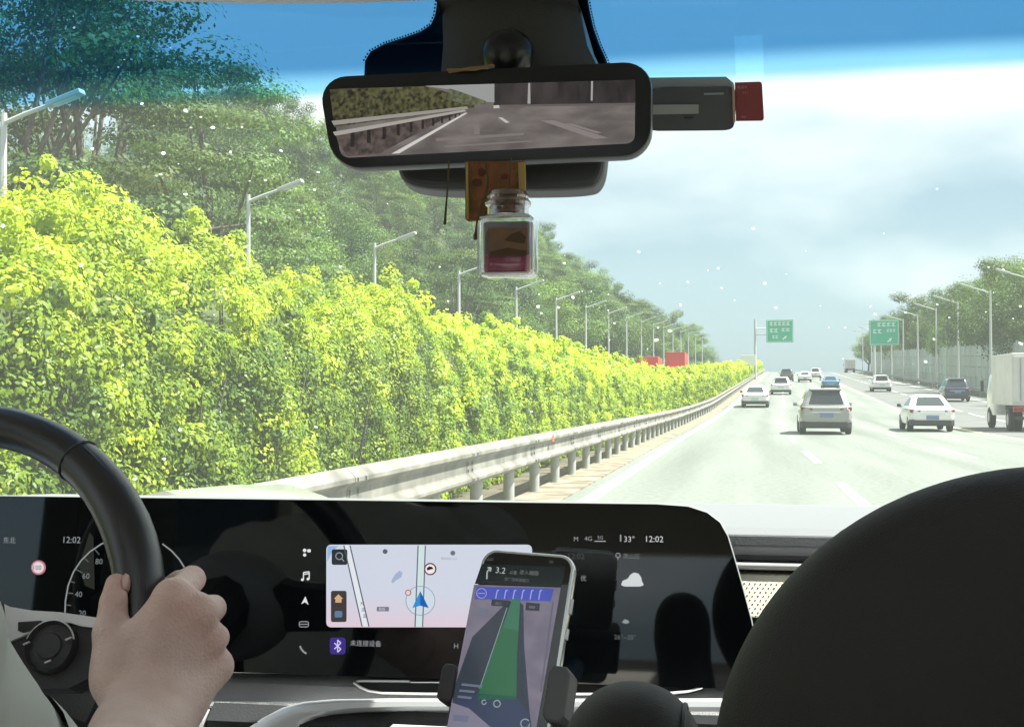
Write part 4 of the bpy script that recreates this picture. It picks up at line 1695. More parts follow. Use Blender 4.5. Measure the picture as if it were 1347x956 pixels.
# ------------------------------------------------------------------ dashboard
dash = empty('dashboard', (XC, 1.35, 0.9), label='grey dashboard under the windshield with chrome vent outline and silver trim', cat='dashboard')
YD = 1.245                                # plane of the lower fascia
zt_ = at(1050, 704, 1.30).z              # top pad front edge
zr_ = at(1050, 663, 1.96).z
x0, x1 = XL + 0.03, XR - 0.03
m = MB()
m.loft([[(x, 1.30, zt_ - 0.012), (x, 1.302, zt_), (x, 1.33, zt_ + 0.004), (x, 1.65, (zt_ + zr_) / 2 + 0.004), (x, 1.955, zr_), (x, 1.955, zr_ - 0.06), (x, 1.32, zt_ - 0.04)] for x in (x0, x1)])
m.build('top_pad', M_pale, dash, bevel=0.002)
m = MB()
m.tube([at(952, 699.5, 1.32) + Vector((0, 0, 0.0005)), at(1200, 707, 1.32) + Vector((0, 0, 0.0005))], 0.0012, 6)
m.build('seam', M_dashdk, dash)


def fas(px, py, Y=YD): return at(px, py, Y)


zA = fas(640, 889).z
zB = at(1000, 738, 1.30).z
# dark slot on the right, below the top pad
m = MB()
m.box((0.30, 1.345, (zt_ - 0.02 + zB) / 2), (0.70, 0.06, zt_ - 0.02 - zB))
sl = m.build('air_vent', M_black, dash)
m = MB()
for k in range(3):
    z = zB + (zt_ - 0.02 - zB) * (0.25 + 0.25 * k)
    m.box((0.30, 1.312, z), (0.69, 0.012, 0.0016))
m.build('vent_blade', M_dashdk, sl)
m = MB()
p0, p1 = at(968, 744, 1.295), at(1230, 751, 1.295)
m.box(((0.66 + p0.x) / 2 - 0.03, 1.30, (p0.z + at(1060, 746, 1.295).z) / 2), (0.66 - p0.x + 0.06, 0.016, 0.0062))
m.build('chrome_strip', M_chrome, dash, bevel=0.002)
zc0, zc1 = at(1010, 755, 1.30).z, at(1010, 806, 1.30).z
m = MB()
m.loft([[(x, 1.270, zc1), (x, 1.294, zc0), (x, 1.34, zc0), (x, 1.34, zc1)] for x in (-0.10, 0.62)])
bp = m.build('speaker_panel', M_beige, dash, bevel=0.002)
m = MB()
for i in range(16):
    for j in range(9):
        x = -0.012 + 0.0052 * i + (0.0026 if j % 2 else 0)
        z = zc0 - 0.008 - 0.0036 * j
        m.prism([(x + 0.0008 * math.cos(a), 1.2694 + 0.024 * (z + 0.0008 * math.sin(a) - zc1) / (zc0 - zc1), z + 0.0008 * math.sin(a)) for a in [math.pi * q / 3 for q in range(6)]], (0, 0.0003, 0))
h_ = m.build('perforations', M_hole, bp)
h_['kind'] = 'stuff'
m = MB()
m.box((0.28, 1.34, zc1 - 0.06), (0.76, 0.06, 0.11))
m.box((0.28, 1.30, zc1 - 0.004), (0.76, 0.012, 0.004))
m.build('lower_fascia', M_dashdk, dash)
m = MB()
m.box((0.28, 1.35, zc0 + 0.006), (0.76, 0.05, 0.008))
m.build('strip_backing', M_dashdk, dash)
# main fascia below the display: face slopes outwards towards the bottom
m = MB()
zf0 = fas(640, 889, 1.25).z
zf1 = fas(640, 935, 1.235).z
m.loft([[(x, 1.30, zf0 + 0.012), (x, 1.252, zf0), (x, 1.232, zf0 - 0.012), (x, 1.214, zf1 - 0.004), (x, 1.24, zf1 - 0.012), (x, 1.30, zf1 - 0.012)] for x in (x0, 0.20)])
m.build('fascia', M_dash, dash, bevel=0.003)
FP = Plane((XC, 1.232, zf0 - 0.012), (1, 0, 0), Vector((0, 1.232 - 1.214, (zf0 - 0.012) - (zf1 - 0.004))))
# chrome vent outline and its dark mouth
mouth = [(468, 898), (600, 899.5), (930, 900), (925, 907), (905, 912), (860, 914.5), (600, 914.5), (500, 912.5), (482, 907)]
flat('centre_vent', FP, mouth, 0.0022, M_black, dash, 0.003)
m = MB()
up = [FP.P(x, y, 0.004) for x, y in [(467, 900), (471, 897.8), (480, 897.4), (540, 897.8)]]
lo_ = [FP.P(x, y, 0.004) for x, y in [(467, 900), (474, 905), (486, 910.5), (505, 913.5), (560, 914.6), (700, 915), (830, 915)]]
m.tube(list(reversed(up)) + lo_[1:], 0.0013, 8)
m.build('chrome_outline', M_chrome, dash, smooth=True)
m = MB()
m.tube([FP.P(x, y, 0.004) for x, y in [(858, 899.5), (900, 899.8), (926, 900.5), (929, 902.5), (922, 907), (905, 911.5), (885, 913.5), (850, 915)]], 0.0013, 8)
m.build('chrome_outline', M_chrome, dash, smooth=True)
m = MB()
m.tube([FP.P(x, 898.6 + (x - 540) * 0.003, 0.003) for x in (541, 700, 857)], 0.0007, 6)
m.build('vent_lip', M_silver, dash)
# silver swoosh under it
YT = 1.205
top_e = [(300, 985), (322, 960), (345, 944), (372, 930), (400, 922.5), (440, 919), (520, 918), (700, 918.5), (960, 918)]
bot_e = [(372, 990), (384, 962), (398, 951), (415, 943), (440, 938), (475, 935), (540, 933), (700, 933), (960, 934)]
m = MB()
TP = Plane((XC, YT, zf1), (1, 0, 0), Vector((0, 0.35, 1)))
t3 = [TP.P(*p) for p in top_e]
b3 = [TP.P(*p) for p in bot_e]
n_ = TP.N
loops = [[a + n_ * -0.012, a, a.lerp(b, 0.3) + n_ * 0.005, a.lerp(b, 0.75) + n_ * 0.005, b, b + n_ * -0.012] for a, b in zip(t3, b3)]
m.loft(loops)
m.build('silver_trim', M_silver, dash, smooth=True)
m = MB()
m.loft([[(x, 1.222, zf1 + 0.004), (x, 1.200, zf1 - 0.012), (x, 1.225, zf1 - 0.10), (x, 1.26, zf1 - 0.4), (x, 1.30, zf1 - 0.4), (x, 1.30, zf1 + 0.004)] for x in (-0.52, 0.22)])
m.build('lower_fascia', M_dashdk, dash)
m = MB()
m.loft([[(x, 1.226, zf1 + 0.0), (x, 1.200, zf1 - 0.012), (x, 1.16, zf1 - 0.06), (x, 1.18, zf1 - 0.3), (x, 1.30, zf1 - 0.3), (x, 1.30, zf1)] for x in (x0, -0.523)])
m.build('knee_panel', M_dash, dash)
m = MB()
q0, q1 = at(515, 953.5, 1.195), at(960, 953.5, 1.195)
m.box(((q0.x + q1.x) / 2, 1.195, q0.z - 0.001), (q1.x - q0.x, 0.012, 0.0014))
m.build('lower_strip', M_silver, dash)

# ------------------------------------------------------------------ wide display
disp = empty('display', at(480, 890, 1.25), label='wide glossy black dual-screen display standing on the dashboard', cat='screen')
TI = R(6.2)
DP = Plane(at(500, 775, 1.235), (1, 0.026, 0), (-0.026 * math.sin(TI), math.sin(TI), math.cos(TI)))
uL = DP.hit(-190, 770)[0]
vT, vB = DP.hit(500, 658.5)[1], DP.hit(500, 890)[1]
rt = [DP.hit(*p) for p in ((905, 666), (930, 674), (947, 687), (957, 705), (964, 728), (976, 770), (988, 815), (994, 845))]
outl = [(uL, vB), (rt[-1][0] + 0.001, vB), (rt[-1][0] + 0.003, vB + 0.012)] + list(reversed(rt)) + [(rt[0][0] - 0.03, vT), (uL, vT)]
m = MB()
m.prism([DP.pt(u, v, 0) for u, v in outl], DP.N * -0.022)
m.build('housing', M_gloss, disp)
m = MB()
m.tube([DP.pt(u, v, -0.004) for u, v in outl[2:]], 0.0011, 8)
m.build('silver_rim', pm('rim_grey', (0.42, 0.43, 0.44), 0.35, 0.3), disp, smooth=True)
m = MB()
m.prism([DP.pt(uL + 0.3, vB - 0.001, -0.03), DP.pt(rt[-1][0] - 0.1, vB - 0.001, -0.03), DP.pt(rt[-1][0] - 0.15, vT - 0.04, -0.03), DP.pt(uL + 0.3, vT - 0.04, -0.03)], DP.N * -0.03)
m.build('stand', M_black, disp)
O1, O2, O3, O4 = 0.0008, 0.0013, 0.0018, 0.0023
WHT, GRY, DIM = emi((225, 228, 228)), emi((140, 146, 146)), emi((80, 86, 86))


def px_rr(x0, y0, x1, y1, r=4):
    cx, cy = (x0 + x1) / 2, (y0 + y1) / 2
    return [(cx + a, cy - b) for a, b in rrect(x1 - x0, y1 - y0, r, 3)]


M_map = emi((208, 212, 224), 1.001)
_n, _l = M_map.node_tree.nodes, M_map.node_tree.links
_tc = _n.new('ShaderNodeTexCoord')
_sx = _n.new('ShaderNodeSeparateXYZ')
_rp = _n.new('ShaderNodeValToRGB')
_rp.color_ramp.elements[0].color = (*srgb((222, 202, 214)), 1)
_rp.color_ramp.elements[1].color = (*srgb((206, 212, 226)), 1)
_rp.color_ramp.elements[1].position = 0.42
_l.new(_tc.outputs['Generated'], _sx.inputs[0])
_l.new(_sx.outputs['Z'], _rp.inputs['Fac'])
_l.new(_rp.outputs['Color'], _n['Principled BSDF'].inputs['Emission Color'])
mp = flat('map_panel', DP, px_rr(429.5, 716, 700, 824.5, 6), O1, M_map, disp)
RD = emi((188, 204, 208))
LN = emi((84, 100, 110))
flat('map_road', DP, [(453, 717), (461, 717), (485, 823), (477, 823)], O2, emi((226, 230, 236)), mp)
lines('map_line', DP, [[(453, 717), (477, 823.5)], [(461, 717), (486, 823.5)]], 1.6, O3, LN, mp)
flat('map_road', DP, [(550.5, 717), (560, 717), (557.5, 823.5), (546.5, 823.5)], O2, emi((205, 224, 224)), mp)
lines('map_line', DP, [[(550.5, 717), (546.5, 824)], [(560, 717), (556.5, 824)]], 1.5, O3, LN, mp)
flat('map_pond', DP, [(515, 764), (520, 755), (526, 750), (530, 753), (528, 759), (521, 763), (517, 767)], O2, emi((160, 178, 205)), mp)
m = MB()
for k in range(28):
    a0, a1 = 2 * math.pi * k / 28, 2 * math.pi * (k + 1) / 28
    m.add([DP.P(553.5 + r_ * math.cos(a), 789.5 + r_ * math.sin(a), O3) for r_, a in ((19.5, a0), (19.5, a1), (18.6, a1), (18.6, a0))], [(0, 1, 2, 3)])
m.build('position_ring', emi((130, 150, 170)), mp, fixn=False)
flat('position_disc', DP, ring_px(553.5, 789.5, 18.4), O2 + 0.0002, emi((205, 218, 228)), mp)
flat('position_arrow', DP, [(553.5, 777), (543, 799), (553.5, 796)], O4, emi((50, 140, 210)), mp)
flat('position_arrow', DP, [(553.5, 777), (564.5, 799), (553.5, 796)], O4, emi((20, 95, 175)), mp)
flat('speed_camera_sign', DP, ring_px(566.5, 748, 8.2), O3, emi((120, 50, 55)), mp)
flat('speed_camera_face', DP, ring_px(566.5, 748, 6.4), O4, emi((235, 232, 232)), mp)
flat('speed_camera_glyph', DP, [(562, 747), (565, 744.5), (569, 745), (571, 748), (567, 748.5), (563, 750)], O4 + 0.0004, emi((25, 25, 28)), mp)
flat('limit_dot', DP, ring_px(537.5, 779, 4.2), O3, emi((190, 110, 115)), mp)
flat('limit_dot_face', DP, ring_px(537.5, 779, 2.8), O4, emi((220, 205, 210)), mp)
flat('map_badge', DP, ring_px(507, 725, 3.2), O2, emi((90, 98, 108)), mp)
flat('map_badge', DP, ring_px(596, 727, 3.2), O2, emi((110, 115, 120)), mp)
text('map_label', DP, '地铁站出入口', 580, 734, 3.4, O2, emi((150, 155, 165)), mp)
flat('map_label_box', DP, px_rr(496, 797.5, 512, 803.5, 1), O2, emi((120, 122, 138)), mp)
text('map_label', DP, '机场', 499, 800.5, 4, O3, emi((215, 215, 225)), mp)
text('map_label', DP, '大', 474, 793, 5.5, O3, emi((70, 80, 90)), mp)
text('map_label', DP, '道', 476, 801, 5.5, O3, emi((70, 80, 90)), mp)
text('map_label', DP, '路', 478.5, 809.5, 5.5, O3, emi((70, 80, 90)), mp)
flat('map_corner', DP, [(431, 718), (446, 717.5), (438, 724), (431, 738)], O1 + 0.0003, emi((150, 180, 220)), mp)
b_ = flat('search_button', DP, px_rr(437, 722, 457.5, 742.5, 2.5), O3, emi((44, 50, 58)), disp)
lines('search_glyph', DP, [ring_px(447, 731, 4.6, n=10) + [(451.6, 731)], [(450.5, 734.5), (453.5, 738)]], 1.2, O4, emi((150, 156, 160)), b_)
b_ = flat('shortcut_bar', DP, px_rr(436, 776.5, 456.5, 817.5, 2.5), O3, emi((66, 62, 62)), disp)
flat('home_glyph', DP, [(446, 781), (452, 787), (450, 787), (450, 792), (442, 792), (442, 787), (440, 787)], O4, emi((210, 170, 130)), b_)
flat('briefcase_glyph', DP, px_rr(441, 803, 451, 811.5, 2), O4, emi((95, 125, 155)), b_)
# bluetooth tile and its text
b_ = flat('bluetooth_tile', DP, px_rr(434, 838, 455, 860, 4), O1, emi((62, 44, 130)), disp)
lines('bluetooth_glyph', DP, [[(440.5, 845), (449, 853), (444.8, 857), (444.8, 841), (449, 845), (440.5, 853)]], 1.5, O3, emi((205, 200, 245)), b_)
text('status_text', DP, '未连接设备', 461, 845, 8.0, O1, emi((150, 154, 156)), disp)
# side icons
ic = flat('menu_icon', DP, ring_px(401, 723.5, 2.4, n=8), O1, WHT, disp)
flat('menu_icon', DP, ring_px(401, 729.5, 2.2, n=8), O1, WHT, disp)
flat('menu_icon', DP, px_rr(404.5, 722, 409, 726, 1), O1, WHT, disp)
lines('music_icon', DP, [[(399.5, 762), (399.5, 752.5), (407, 751.5), (407, 761)], [(399.5, 755), (407, 754)]], 1.4, O1, WHT, disp)
flat('music_icon', DP, ring_px(398.2, 762, 1.9, n=8), O2, WHT, disp)
flat('music_icon', DP, ring_px(405.6, 761, 1.9, n=8), O2, WHT, disp)
flat('navigation_icon', DP, [(402, 784), (406, 795), (401.5, 791.5), (396.5, 794)], O1, WHT, disp)
lines('car_icon', DP, [px_rr(394, 817, 406, 824, 2) + [px_rr(394, 817, 406, 824, 2)[0]], [(394, 820.5), (406, 820.5)]], 1.2, O1, GRY, disp)
lines('phone_icon', DP, [[(395, 849), (396.5, 853), (400, 857), (403.5, 859)]], 2.4, O1, GRY, disp)
# status line and weather at the right
text('status_text', DP, 'M', 755, 708.5, 6, O1, GRY, disp)
text('status_text', DP, '4G', 769, 708, 6, O1, GRY, disp)
lines('signal_icon', DP, [[(782, 711.5), (797, 711.5)]], 1.6, O1, GRY, disp)
text('signal_text', DP, '5G', 786, 706.5, 4.5, O1, GRY, disp)
text('temperature', DP, '33°', 821, 708.5, 8, O1, emi((190, 195, 195)), disp)
lines('thermometer_icon', DP, [[(816.5, 703), (816.5, 712)]], 2.0, O1, GRY, disp)
text('clock', DP, '12:02', 850, 708.5, 8, O1, emi((200, 205, 205)), disp)
lines('location_icon', DP, [ring_px(813, 730, 3, n=8) + [(816, 730)], [(813, 733), (813, 736)]], 1.1, O1, GRY, disp)
text('place_text', DP, '南山区', 820, 731, 7, O1, emi((110, 116, 116)), disp)
text('clock', DP, '12:02', 748, 731, 7.5, O1, emi((70, 76, 76)), disp)
text('air_quality', DP, '优', 764, 760, 7.5, O1, GRY, disp)
cl_ = flat('weather_cloud', DP, [(817, 769), (819, 763.5), (826, 760.5), (829, 755.5), (834, 752.5), (840, 754), (843.5, 759), (844.5, 764), (847, 769), (842, 771), (822, 771)], O1, emi((205, 210, 210)), disp)
flat('weather_cloud', DP, [(818, 818), (822, 813.5), (827, 816), (828, 818.5), (823, 820)], O1, emi((140, 146, 146)), disp)
text('temperature', DP, '26°~35°', 808, 837, 6.5, O1, emi((98, 102, 100)), disp)
text('play_glyph', DP, 'H', 597.5, 849, 6.5, O1, GRY, disp)
# instrument side
text('heading_text', DP, '东北', 5, 710, 8.5, O1, GRY, disp)
text('clock', DP, '12:02', 84, 709.5, 8.5, O1, GRY, disp)
b_ = flat('speed_limit_sign', DP, ring_px(51, 746, 9.6), O1, emi((190, 120, 125)), disp)
flat('sign_face', DP, ring_px(51, 746, 7.4), O2, emi((225, 215, 218)), b_)
text('sign_number', DP, '100', 45.2, 746, 6.2, O3, emi((60, 50, 55)), b_)
arc = [(86, 806), (86.5, 790), (90, 770), (97, 752), (107, 737), (119, 725), (134, 715), (150, 708)]
dl = lines('speed_dial', DP, [arc], 1.8, O1, GRY, disp)
lines('speed_dial', DP, [[(214, 715), (226, 724), (236, 735), (243, 746)]], 1.8, O1, GRY, disp)
ticks = [[(87, 779.5), (97, 780)], [(100, 748), (109, 753)], [(125, 722), (131, 729)], [(88, 795), (94, 796)], [(93, 764), (99, 766)], [(112, 734), (117, 739)]]
lines('dial_tick', DP, ticks, 1.6, O1, DIM, dl)
for tx, x, y in (('40', 99, 781), ('60', 109, 757), ('80', 126, 738), ('20', 104, 806)):
    text('dial_number', DP, tx, x, y, 7.5, O1, emi((120, 126, 126)), dl)
flat('dial_sector', DP, [(118, 700), (123, 706), (124.5, 775), (112, 770), (104, 745)], 0.0005, emi((40, 42, 38)), dl)

# ------------------------------------------------------------------ steering wheel
M_wheel = pm('wheel_leather', (0.010, 0.010, 0.011), 0.33, bump=0.08, bscale=900, spec=0.7)
WC = at(-114, 848, 0.90)
tilt = R(24)
e1, e2 = Vector((1, 0, 0)), Vector((0, math.sin(tilt), math.cos(tilt)))
e3 = e1.cross(e2)
sw = empty('steering_wheel', WC, label='black leather steering wheel with silver spoke at the left edge', cat='steering wheel')
RW = 0.183


def wheel_pt(r, a, off=0.0):
    return WC + e1 * (r * math.cos(a)) + e2 * (r * math.sin(a)) + e3 * off


m = MB()
loops = []
NSEG = 64
for k in range(NSEG + 1):
    a = 2 * math.pi * k / NSEG
    fat = 1 + 0.14 * math.exp(-((((a + math.pi) % (2 * math.pi)) - math.pi - 0.55) / 0.35) ** 2)
    lp = []
    for j in range(14):
        b = 2 * math.pi * j / 14
        lp.append(wheel_pt(RW + 0.0172 * fat * math.cos(b), a, 0.0195 * fat * math.sin(b)))
    loops.append(lp)
m.loft(loops, caps=False)
m.build('rim', M_wheel, sw, smooth=True)
m = MB()
for b in (0.9,):
    m.tube([wheel_pt(RW + 0.0178 * math.cos(b), a, 0.0201 * math.sin(b)) for a in np.linspace(-0.9, 0.95, 30)], 0.0008, 5)
m.build('stitching', M_dashdk, sw)
# seam ring where the grip leather ends
m = MB()
a = 0.98
m.tube([wheel_pt(RW + 0.0179 * math.cos(b), a, 0.0201 * math.sin(b)) for b in np.linspace(0, 2 * math.pi, 20)], 0.0011, 6, caps=False)
m.build('grip_seam', M_dashdk, sw)
SP = Plane(WC + e3 * 0.016, e1, e2)
spoke = [(-20, 806), (0, 793.5), (8, 793.5), (20, 799), (45, 804), (80, 806), (125, 812), (165, 818), (165, 850), (140, 880), (90, 905), (40, 905), (-20, 905)]
flat('spoke', SP, spoke, 0, M_dashdk, sw, 0.02)
trim = [(8, 795), (16, 799), (45, 804), (80, 806), (125, 812.5), (165, 820), (165, 830), (125, 826), (108, 824), (95, 820), (75, 819), (58, 824), (45, 832), (30, 838), (14, 845)]
flat('silver_trim', SP, trim, 0.003, M_silver, sw, 0.003)
flat('switch', SP, [(28, 820), (58, 818), (64, 821), (50, 829), (34, 833), (28, 831)], 0.005, M_black, sw, 0.004)
m = MB()
cu, cv = SP.hit(70, 852)
ru = abs(SP.hit(103, 852)[0] - cu)
m.loft([[SP.pt(cu + q * math.cos(t), cv + q * math.sin(t), o_) for t in [2 * math.pi * k / 28 for k in range(28)]] for q, o_ in ((ru, 0.0), (ru, 0.005), (ru * 0.93, 0.008), (ru * 0.84, 0.0045), (ru * 0.5, 0.0055), (ru * 0.46, 0.007), (ru * 0.2, 0.0075))])
bt = m.build('button_pad', M_dashdk, sw, smooth=True)
m = MB()
m.tube([SP.pt(cu + ru * 0.96 * math.cos(t), cv + ru * 0.96 * math.sin(t), 0.0065) for t in np.linspace(0.3, 2.9, 16)], 0.0009, 6)
m.build('pad_ring', M_silver, bt)
for (x, y) in ((42, 848), (97, 842), (70, 872)):
    flat('button_mark', SP, [(x - 4, y + 2), (x + 4, y - 1.5), (x + 4, y), (x - 4, y + 3.5)], 0.009, M_silver, bt, 0.002)
hubf = lambda X, Y, Z: ell_sdf(X, Y, Z, tuple(WC + e3 * 0.02 + e2 * -0.01), (0.085, 0.05, 0.07))
sdf_obj('hub', hubf, tuple(WC - Vector((0.1, 0.08, 0.1))), tuple(WC + Vector((0.1, 0.08, 0.1))), 0.005, pm('hub_pale_plastic', (0.32, 0.33, 0.33), 0.45), sw)
m = MB()
for a in (math.pi, 1.5 * math.pi):
    m.tube([wheel_pt(0.06, a, 0.005), wheel_pt(RW - 0.01, a, 0.0)], 0.018, 8)
m.build('spoke', M_dashdk, sw, smooth=True)
m = MB()
m.tube([WC - e3 * 0.0, WC - e3 * 0.30], 0.04, 10)
m.build('column', M_black, sw)

# ------------------------------------------------------------------ the driver
def skin_mat():
    m = bpy.data.materials.new('skin')
    m.use_nodes = True
    n, l = m.node_tree.nodes, m.node_tree.links
    b = n['Principled BSDF']
    b.inputs['Roughness'].default_value = 0.5
    b.inputs['Subsurface Weight'].default_value = 0.12
    b.inputs['Subsurface Radius'].default_value = (0.012, 0.005, 0.003)
    tc = n.new('ShaderNodeTexCoord')
    t = n.new('ShaderNodeTexNoise')
    t.inputs['Scale'].default_value = 24
    t.inputs['Detail'].default_value = 5
    rp = n.new('ShaderNodeValToRGB')
    rp.color_ramp.elements[0].position, rp.color_ramp.elements[1].position = 0.32, 0.7
    rp.color_ramp.elements[0].color = (0.66, 0.465, 0.395, 1)
    rp.color_ramp.elements[1].color = (0.78, 0.59, 0.51, 1)
    at_ = n.new('ShaderNodeAttribute')
    at_.attribute_name = 'Col'
    mu = n.new('ShaderNodeMix')
    mu.data_type = 'RGBA'
    mu.blend_type = 'MULTIPLY'
    mu.inputs[0].default_value = 1.0
    l.new(tc.outputs['Object'], t.inputs['Vector'])
    l.new(t.outputs['Fac'], rp.inputs['Fac'])
    l.new(rp.outputs['Color'], mu.inputs[6])
    l.new(at_.outputs['Color'], mu.inputs[7])
    l.new(mu.outputs[2], b.inputs['Base Color'])
    t2 = n.new('ShaderNodeTexVoronoi')
    t2.inputs['Scale'].default_value = 420
    bp_ = n.new('ShaderNodeBump')
    bp_.inputs['Strength'].default_value = 0.30
    bp_.inputs['Distance'].default_value = 0.002
    l.new(tc.outputs['Object'], t2.inputs['Vector'])
    l.new(t2.outputs['Distance'], bp_.inputs['Height'])
    l.new(bp_.outputs['Normal'], b.inputs['Normal'])
    return m


M_skin = skin_mat()
M_shirt = pm('shirt_pale_grey', (0.50, 0.51, 0.46), 0.9, bump=0.10, bscale=1400, var=0.05, vscale=10)
M_hair = pm('hair_black', (0.012, 0.010, 0.009), 0.6, bump=0.6, bscale=180)
M_nail = pm('nail', (0.52, 0.30, 0.25), 0.25)
driver = empty('person', at(-200, 1000, 0.45), label='driver in a pale grey short-sleeved shirt, right hand gripping the steering wheel', cat='person')
H = {
    'wr': atd(197, 930, 0.925), 'el': atd(70, 1210, 0.68), 'sh': atd(-315, 790, 0.50),
    'i0': atd(228, 786, 0.925), 'm0': atd(259, 806, 0.930), 'r0': atd(276, 839, 0.940), 'p0': atd(281, 876, 0.952),
    'i1': atd(252, 762, 0.965), 'm1': atd(279, 800, 0.972), 'r1': atd(284, 838, 0.980), 'p1': atd(282, 876, 0.985),
    'i2': atd(236, 766, 0.998), 'm2': atd(256, 806, 1.005), 'r2': atd(262, 842, 1.010), 'p2': atd(262, 876, 1.010),
    'i3': atd(214, 776, 1.004), 'm3': atd(230, 812, 1.010), 'r3': atd(238, 846, 1.012), 'p3': atd(242, 876, 1.012),
    't0': atd(160, 892, 0.930), 't1': atd(147, 832, 0.938), 't2': atd(149, 795, 0.948), 't3': atd(153, 768, 0.958),
}
H = {k: np.array(v) for k, v in H.items()}


def hand_sdf(X, Y, Z):
    c = lambda a, b, ra, rb: cone_sdf(X, Y, Z, H[a], H[b], ra, rb)
    # palm: four metacarpals and the base of the thumb, blended
    d = c('wr', 'i0', 0.0215, 0.0125)
    d = smin(d, c('wr', 'm0', 0.0215, 0.0125), 0.010)
    d = smin(d, c('wr', 'r0', 0.0205, 0.0118), 0.010)
    d = smin(d, c('wr', 'p0', 0.0205, 0.0115), 0.010)
    d = smin(d, c('t0', 'm0', 0.017, 0.011), 0.012)
    d = smin(d, cone_sdf(X, Y, Z, H['t1'] * 0.55 + H['t0'] * 0.45, H['i0'], 0.011, 0.010), 0.012)
    d = smin(d, c('wr', 't0', 0.022, 0.0185), 0.012)
    d = smin(d, c('t0', 't1', 0.0185, 0.0125), 0.012)
    th = smin(c('t1', 't2', 0.0125, 0.0100), c('t2', 't3', 0.0102, 0.0082), 0.003)
    d = smin(d, th, 0.006)
    # heel of the hand on the little-finger side
    d = smin(d, cone_sdf(X, Y, Z, H['p0'], H['wr'] + (H['p0'] - H['wr']) * 0.25 + np.array([0.012, 0.0, 0.0]), 0.0125, 0.018), 0.012)
    for f, r0 in (('i', 0.0108), ('m', 0.0110), ('r', 0.0104), ('p', 0.0092)):
        fg = smin(c(f + '0', f + '1', r0 + 0.0006, r0 * 0.93), c(f + '1', f + '2', r0 * 0.93, r0 * 0.84), 0.003)
        fg = smin(fg, c(f + '2', f + '3', r0 * 0.84, r0 * 0.74), 0.003)
        # knuckle swell
        fg = smin(fg, np.sqrt((X - H[f + '0'][0]) ** 2 + (Y - H[f + '0'][1] + 0.002) ** 2 + (Z - H[f + '0'][2]) ** 2) - (r0 + 0.0018), 0.006)
        d = smin(d, fg, 0.0032)
    # wrist and forearm, a little flattened front to back
    w2 = H['wr'] + (H['el'] - H['wr']) * 0.16
    w3 = H['wr'] + (H['el'] - H['wr']) * 0.55
    fa = smin(cone_sdf(X, Y, Z, H['wr'], w2, 0.0245, 0.0275), cone_sdf(X, Y, Z, w2, w3, 0.0275, 0.040), 0.02)
    side = np.array([0.011, 0.003, 0.0])
    fa = smin(fa, cone_sdf(X, Y, Z, H['wr'] + side, w2 + side, 0.0225, 0.026), 0.01)
    fa = smin(fa, cone_sdf(X, Y, Z, w3, H['el'], 0.040, 0.042), 0.02)
    d = smin(d, fa, 0.016)
    # tendons running over the back of the hand, and two veins
    back = np.array(ROT @ Vector((0, 0, 1)))
    for f in 'imr':
        p0 = H['wr'] * 0.55 + H[f + '0'] * 0.45 + back * 0.0125
        p1 = H[f + '0'] + back * 0.0092
        d = smin(d, cone_sdf(X, Y, Z, p0, p1, 0.0030, 0.0030), 0.0045)
    for a_, b_ in ((H['wr'] + np.array([0.004, 0, 0]), (H['m0'] + H['r0']) / 2), ((H['t0'] + H['wr']) / 2, (H['i0'] * 0.6 + H['m0'] * 0.4))):
        d = smin(d, cone_sdf(X, Y, Z, a_ + back * 0.0205, b_ * 0.6 + a_ * 0.4 + back * 0.0160, 0.0016, 0.0016), 0.003)
    # creases over the thumb and finger joints
    for j, k in (('t2', 't1'), ('i1', 'i0'), ('m1', 'm0')):
        ax = (H[j] - H[k]) / np.linalg.norm(H[j] - H[k])
        for o_ in (-0.0022, 0.0, 0.0024):
            q = np.abs((X - H[j][0]) * ax[0] + (Y - H[j][1]) * ax[1] + (Z - H[j][2]) * ax[2] - o_)
            near = np.sqrt((X - H[j][0]) ** 2 + (Y - H[j][1]) ** 2 + (Z - H[j][2]) ** 2) < 0.016
            d = d + np.where(near, 0.0006 * np.exp(-(q / 0.0007) ** 2), 0)
    um = H['el'] + (H['sh'] - H['el']) * 0.75
    d = smin(d, cone_sdf(X, Y, Z, H['el'], um, 0.042, 0.050), 0.02)
    return d


lo = np.min([H[k] for k in H], 0) - 0.03
hi = np.max([H[k] for k in H], 0) + 0.03
lo[2] -= 0.03
# hand, forearm and upper arm as one surface (fine grid)
hx0 = np.array([H['wr'][0] - 0.2, 0.45, H['el'][2] - 0.06])
V1, F1 = nets(hand_sdf, lo - 0.02, hi, 0.0021)
tone = np.ones((len(V1), 3))
for k_, rad_, amt in (('i0', 0.017, 1.0), ('m0', 0.015, 0.9), ('r0', 0.014, 0.8), ('p0', 0.013, 0.7), ('i1', 0.014, 0.9), ('m1', 0.014, 0.9), ('r1', 0.013, 0.9), ('p1', 0.012, 0.8), ('t2', 0.013, 0.7), ('t3', 0.013, 0.8)):
    w = np.exp(-(((V1 - H[k_]) ** 2).sum(1)) / rad_ ** 2)[:, None] * amt
    tone *= 1 - w * np.array([0.08, 0.27, 0.29])
pal = np.exp(-(((V1 - (H['i0'] + H['wr'] * 0.8 + H['t0'] * 0.2) / 2) ** 2).sum(1)) / 0.028 ** 2)[:, None]
tone *= 1 - pal * np.array([0.07, 0.09, 0.05])
arm = np_mesh('body', V1, F1, M_skin, driver, tone, True, True)
ms = arm.modifiers.new('smooth', 'SMOOTH')
ms.factor = 0.5
ms.iterations = 2
m = MB()
tn = (Vector(H['t3']) - Vector(H['t2'])).normalized()
vw = (CAM - Vector(H['t3'])).normalized()
sdv = tn.cross(vw).normalized()
fn = (vw * 0.62 + sdv * 0.72).normalized()
sdn = tn.cross(fn).normalized()
base = Vector(H['t3']) + fn * 0.0090 + tn * 0.002
loops = []
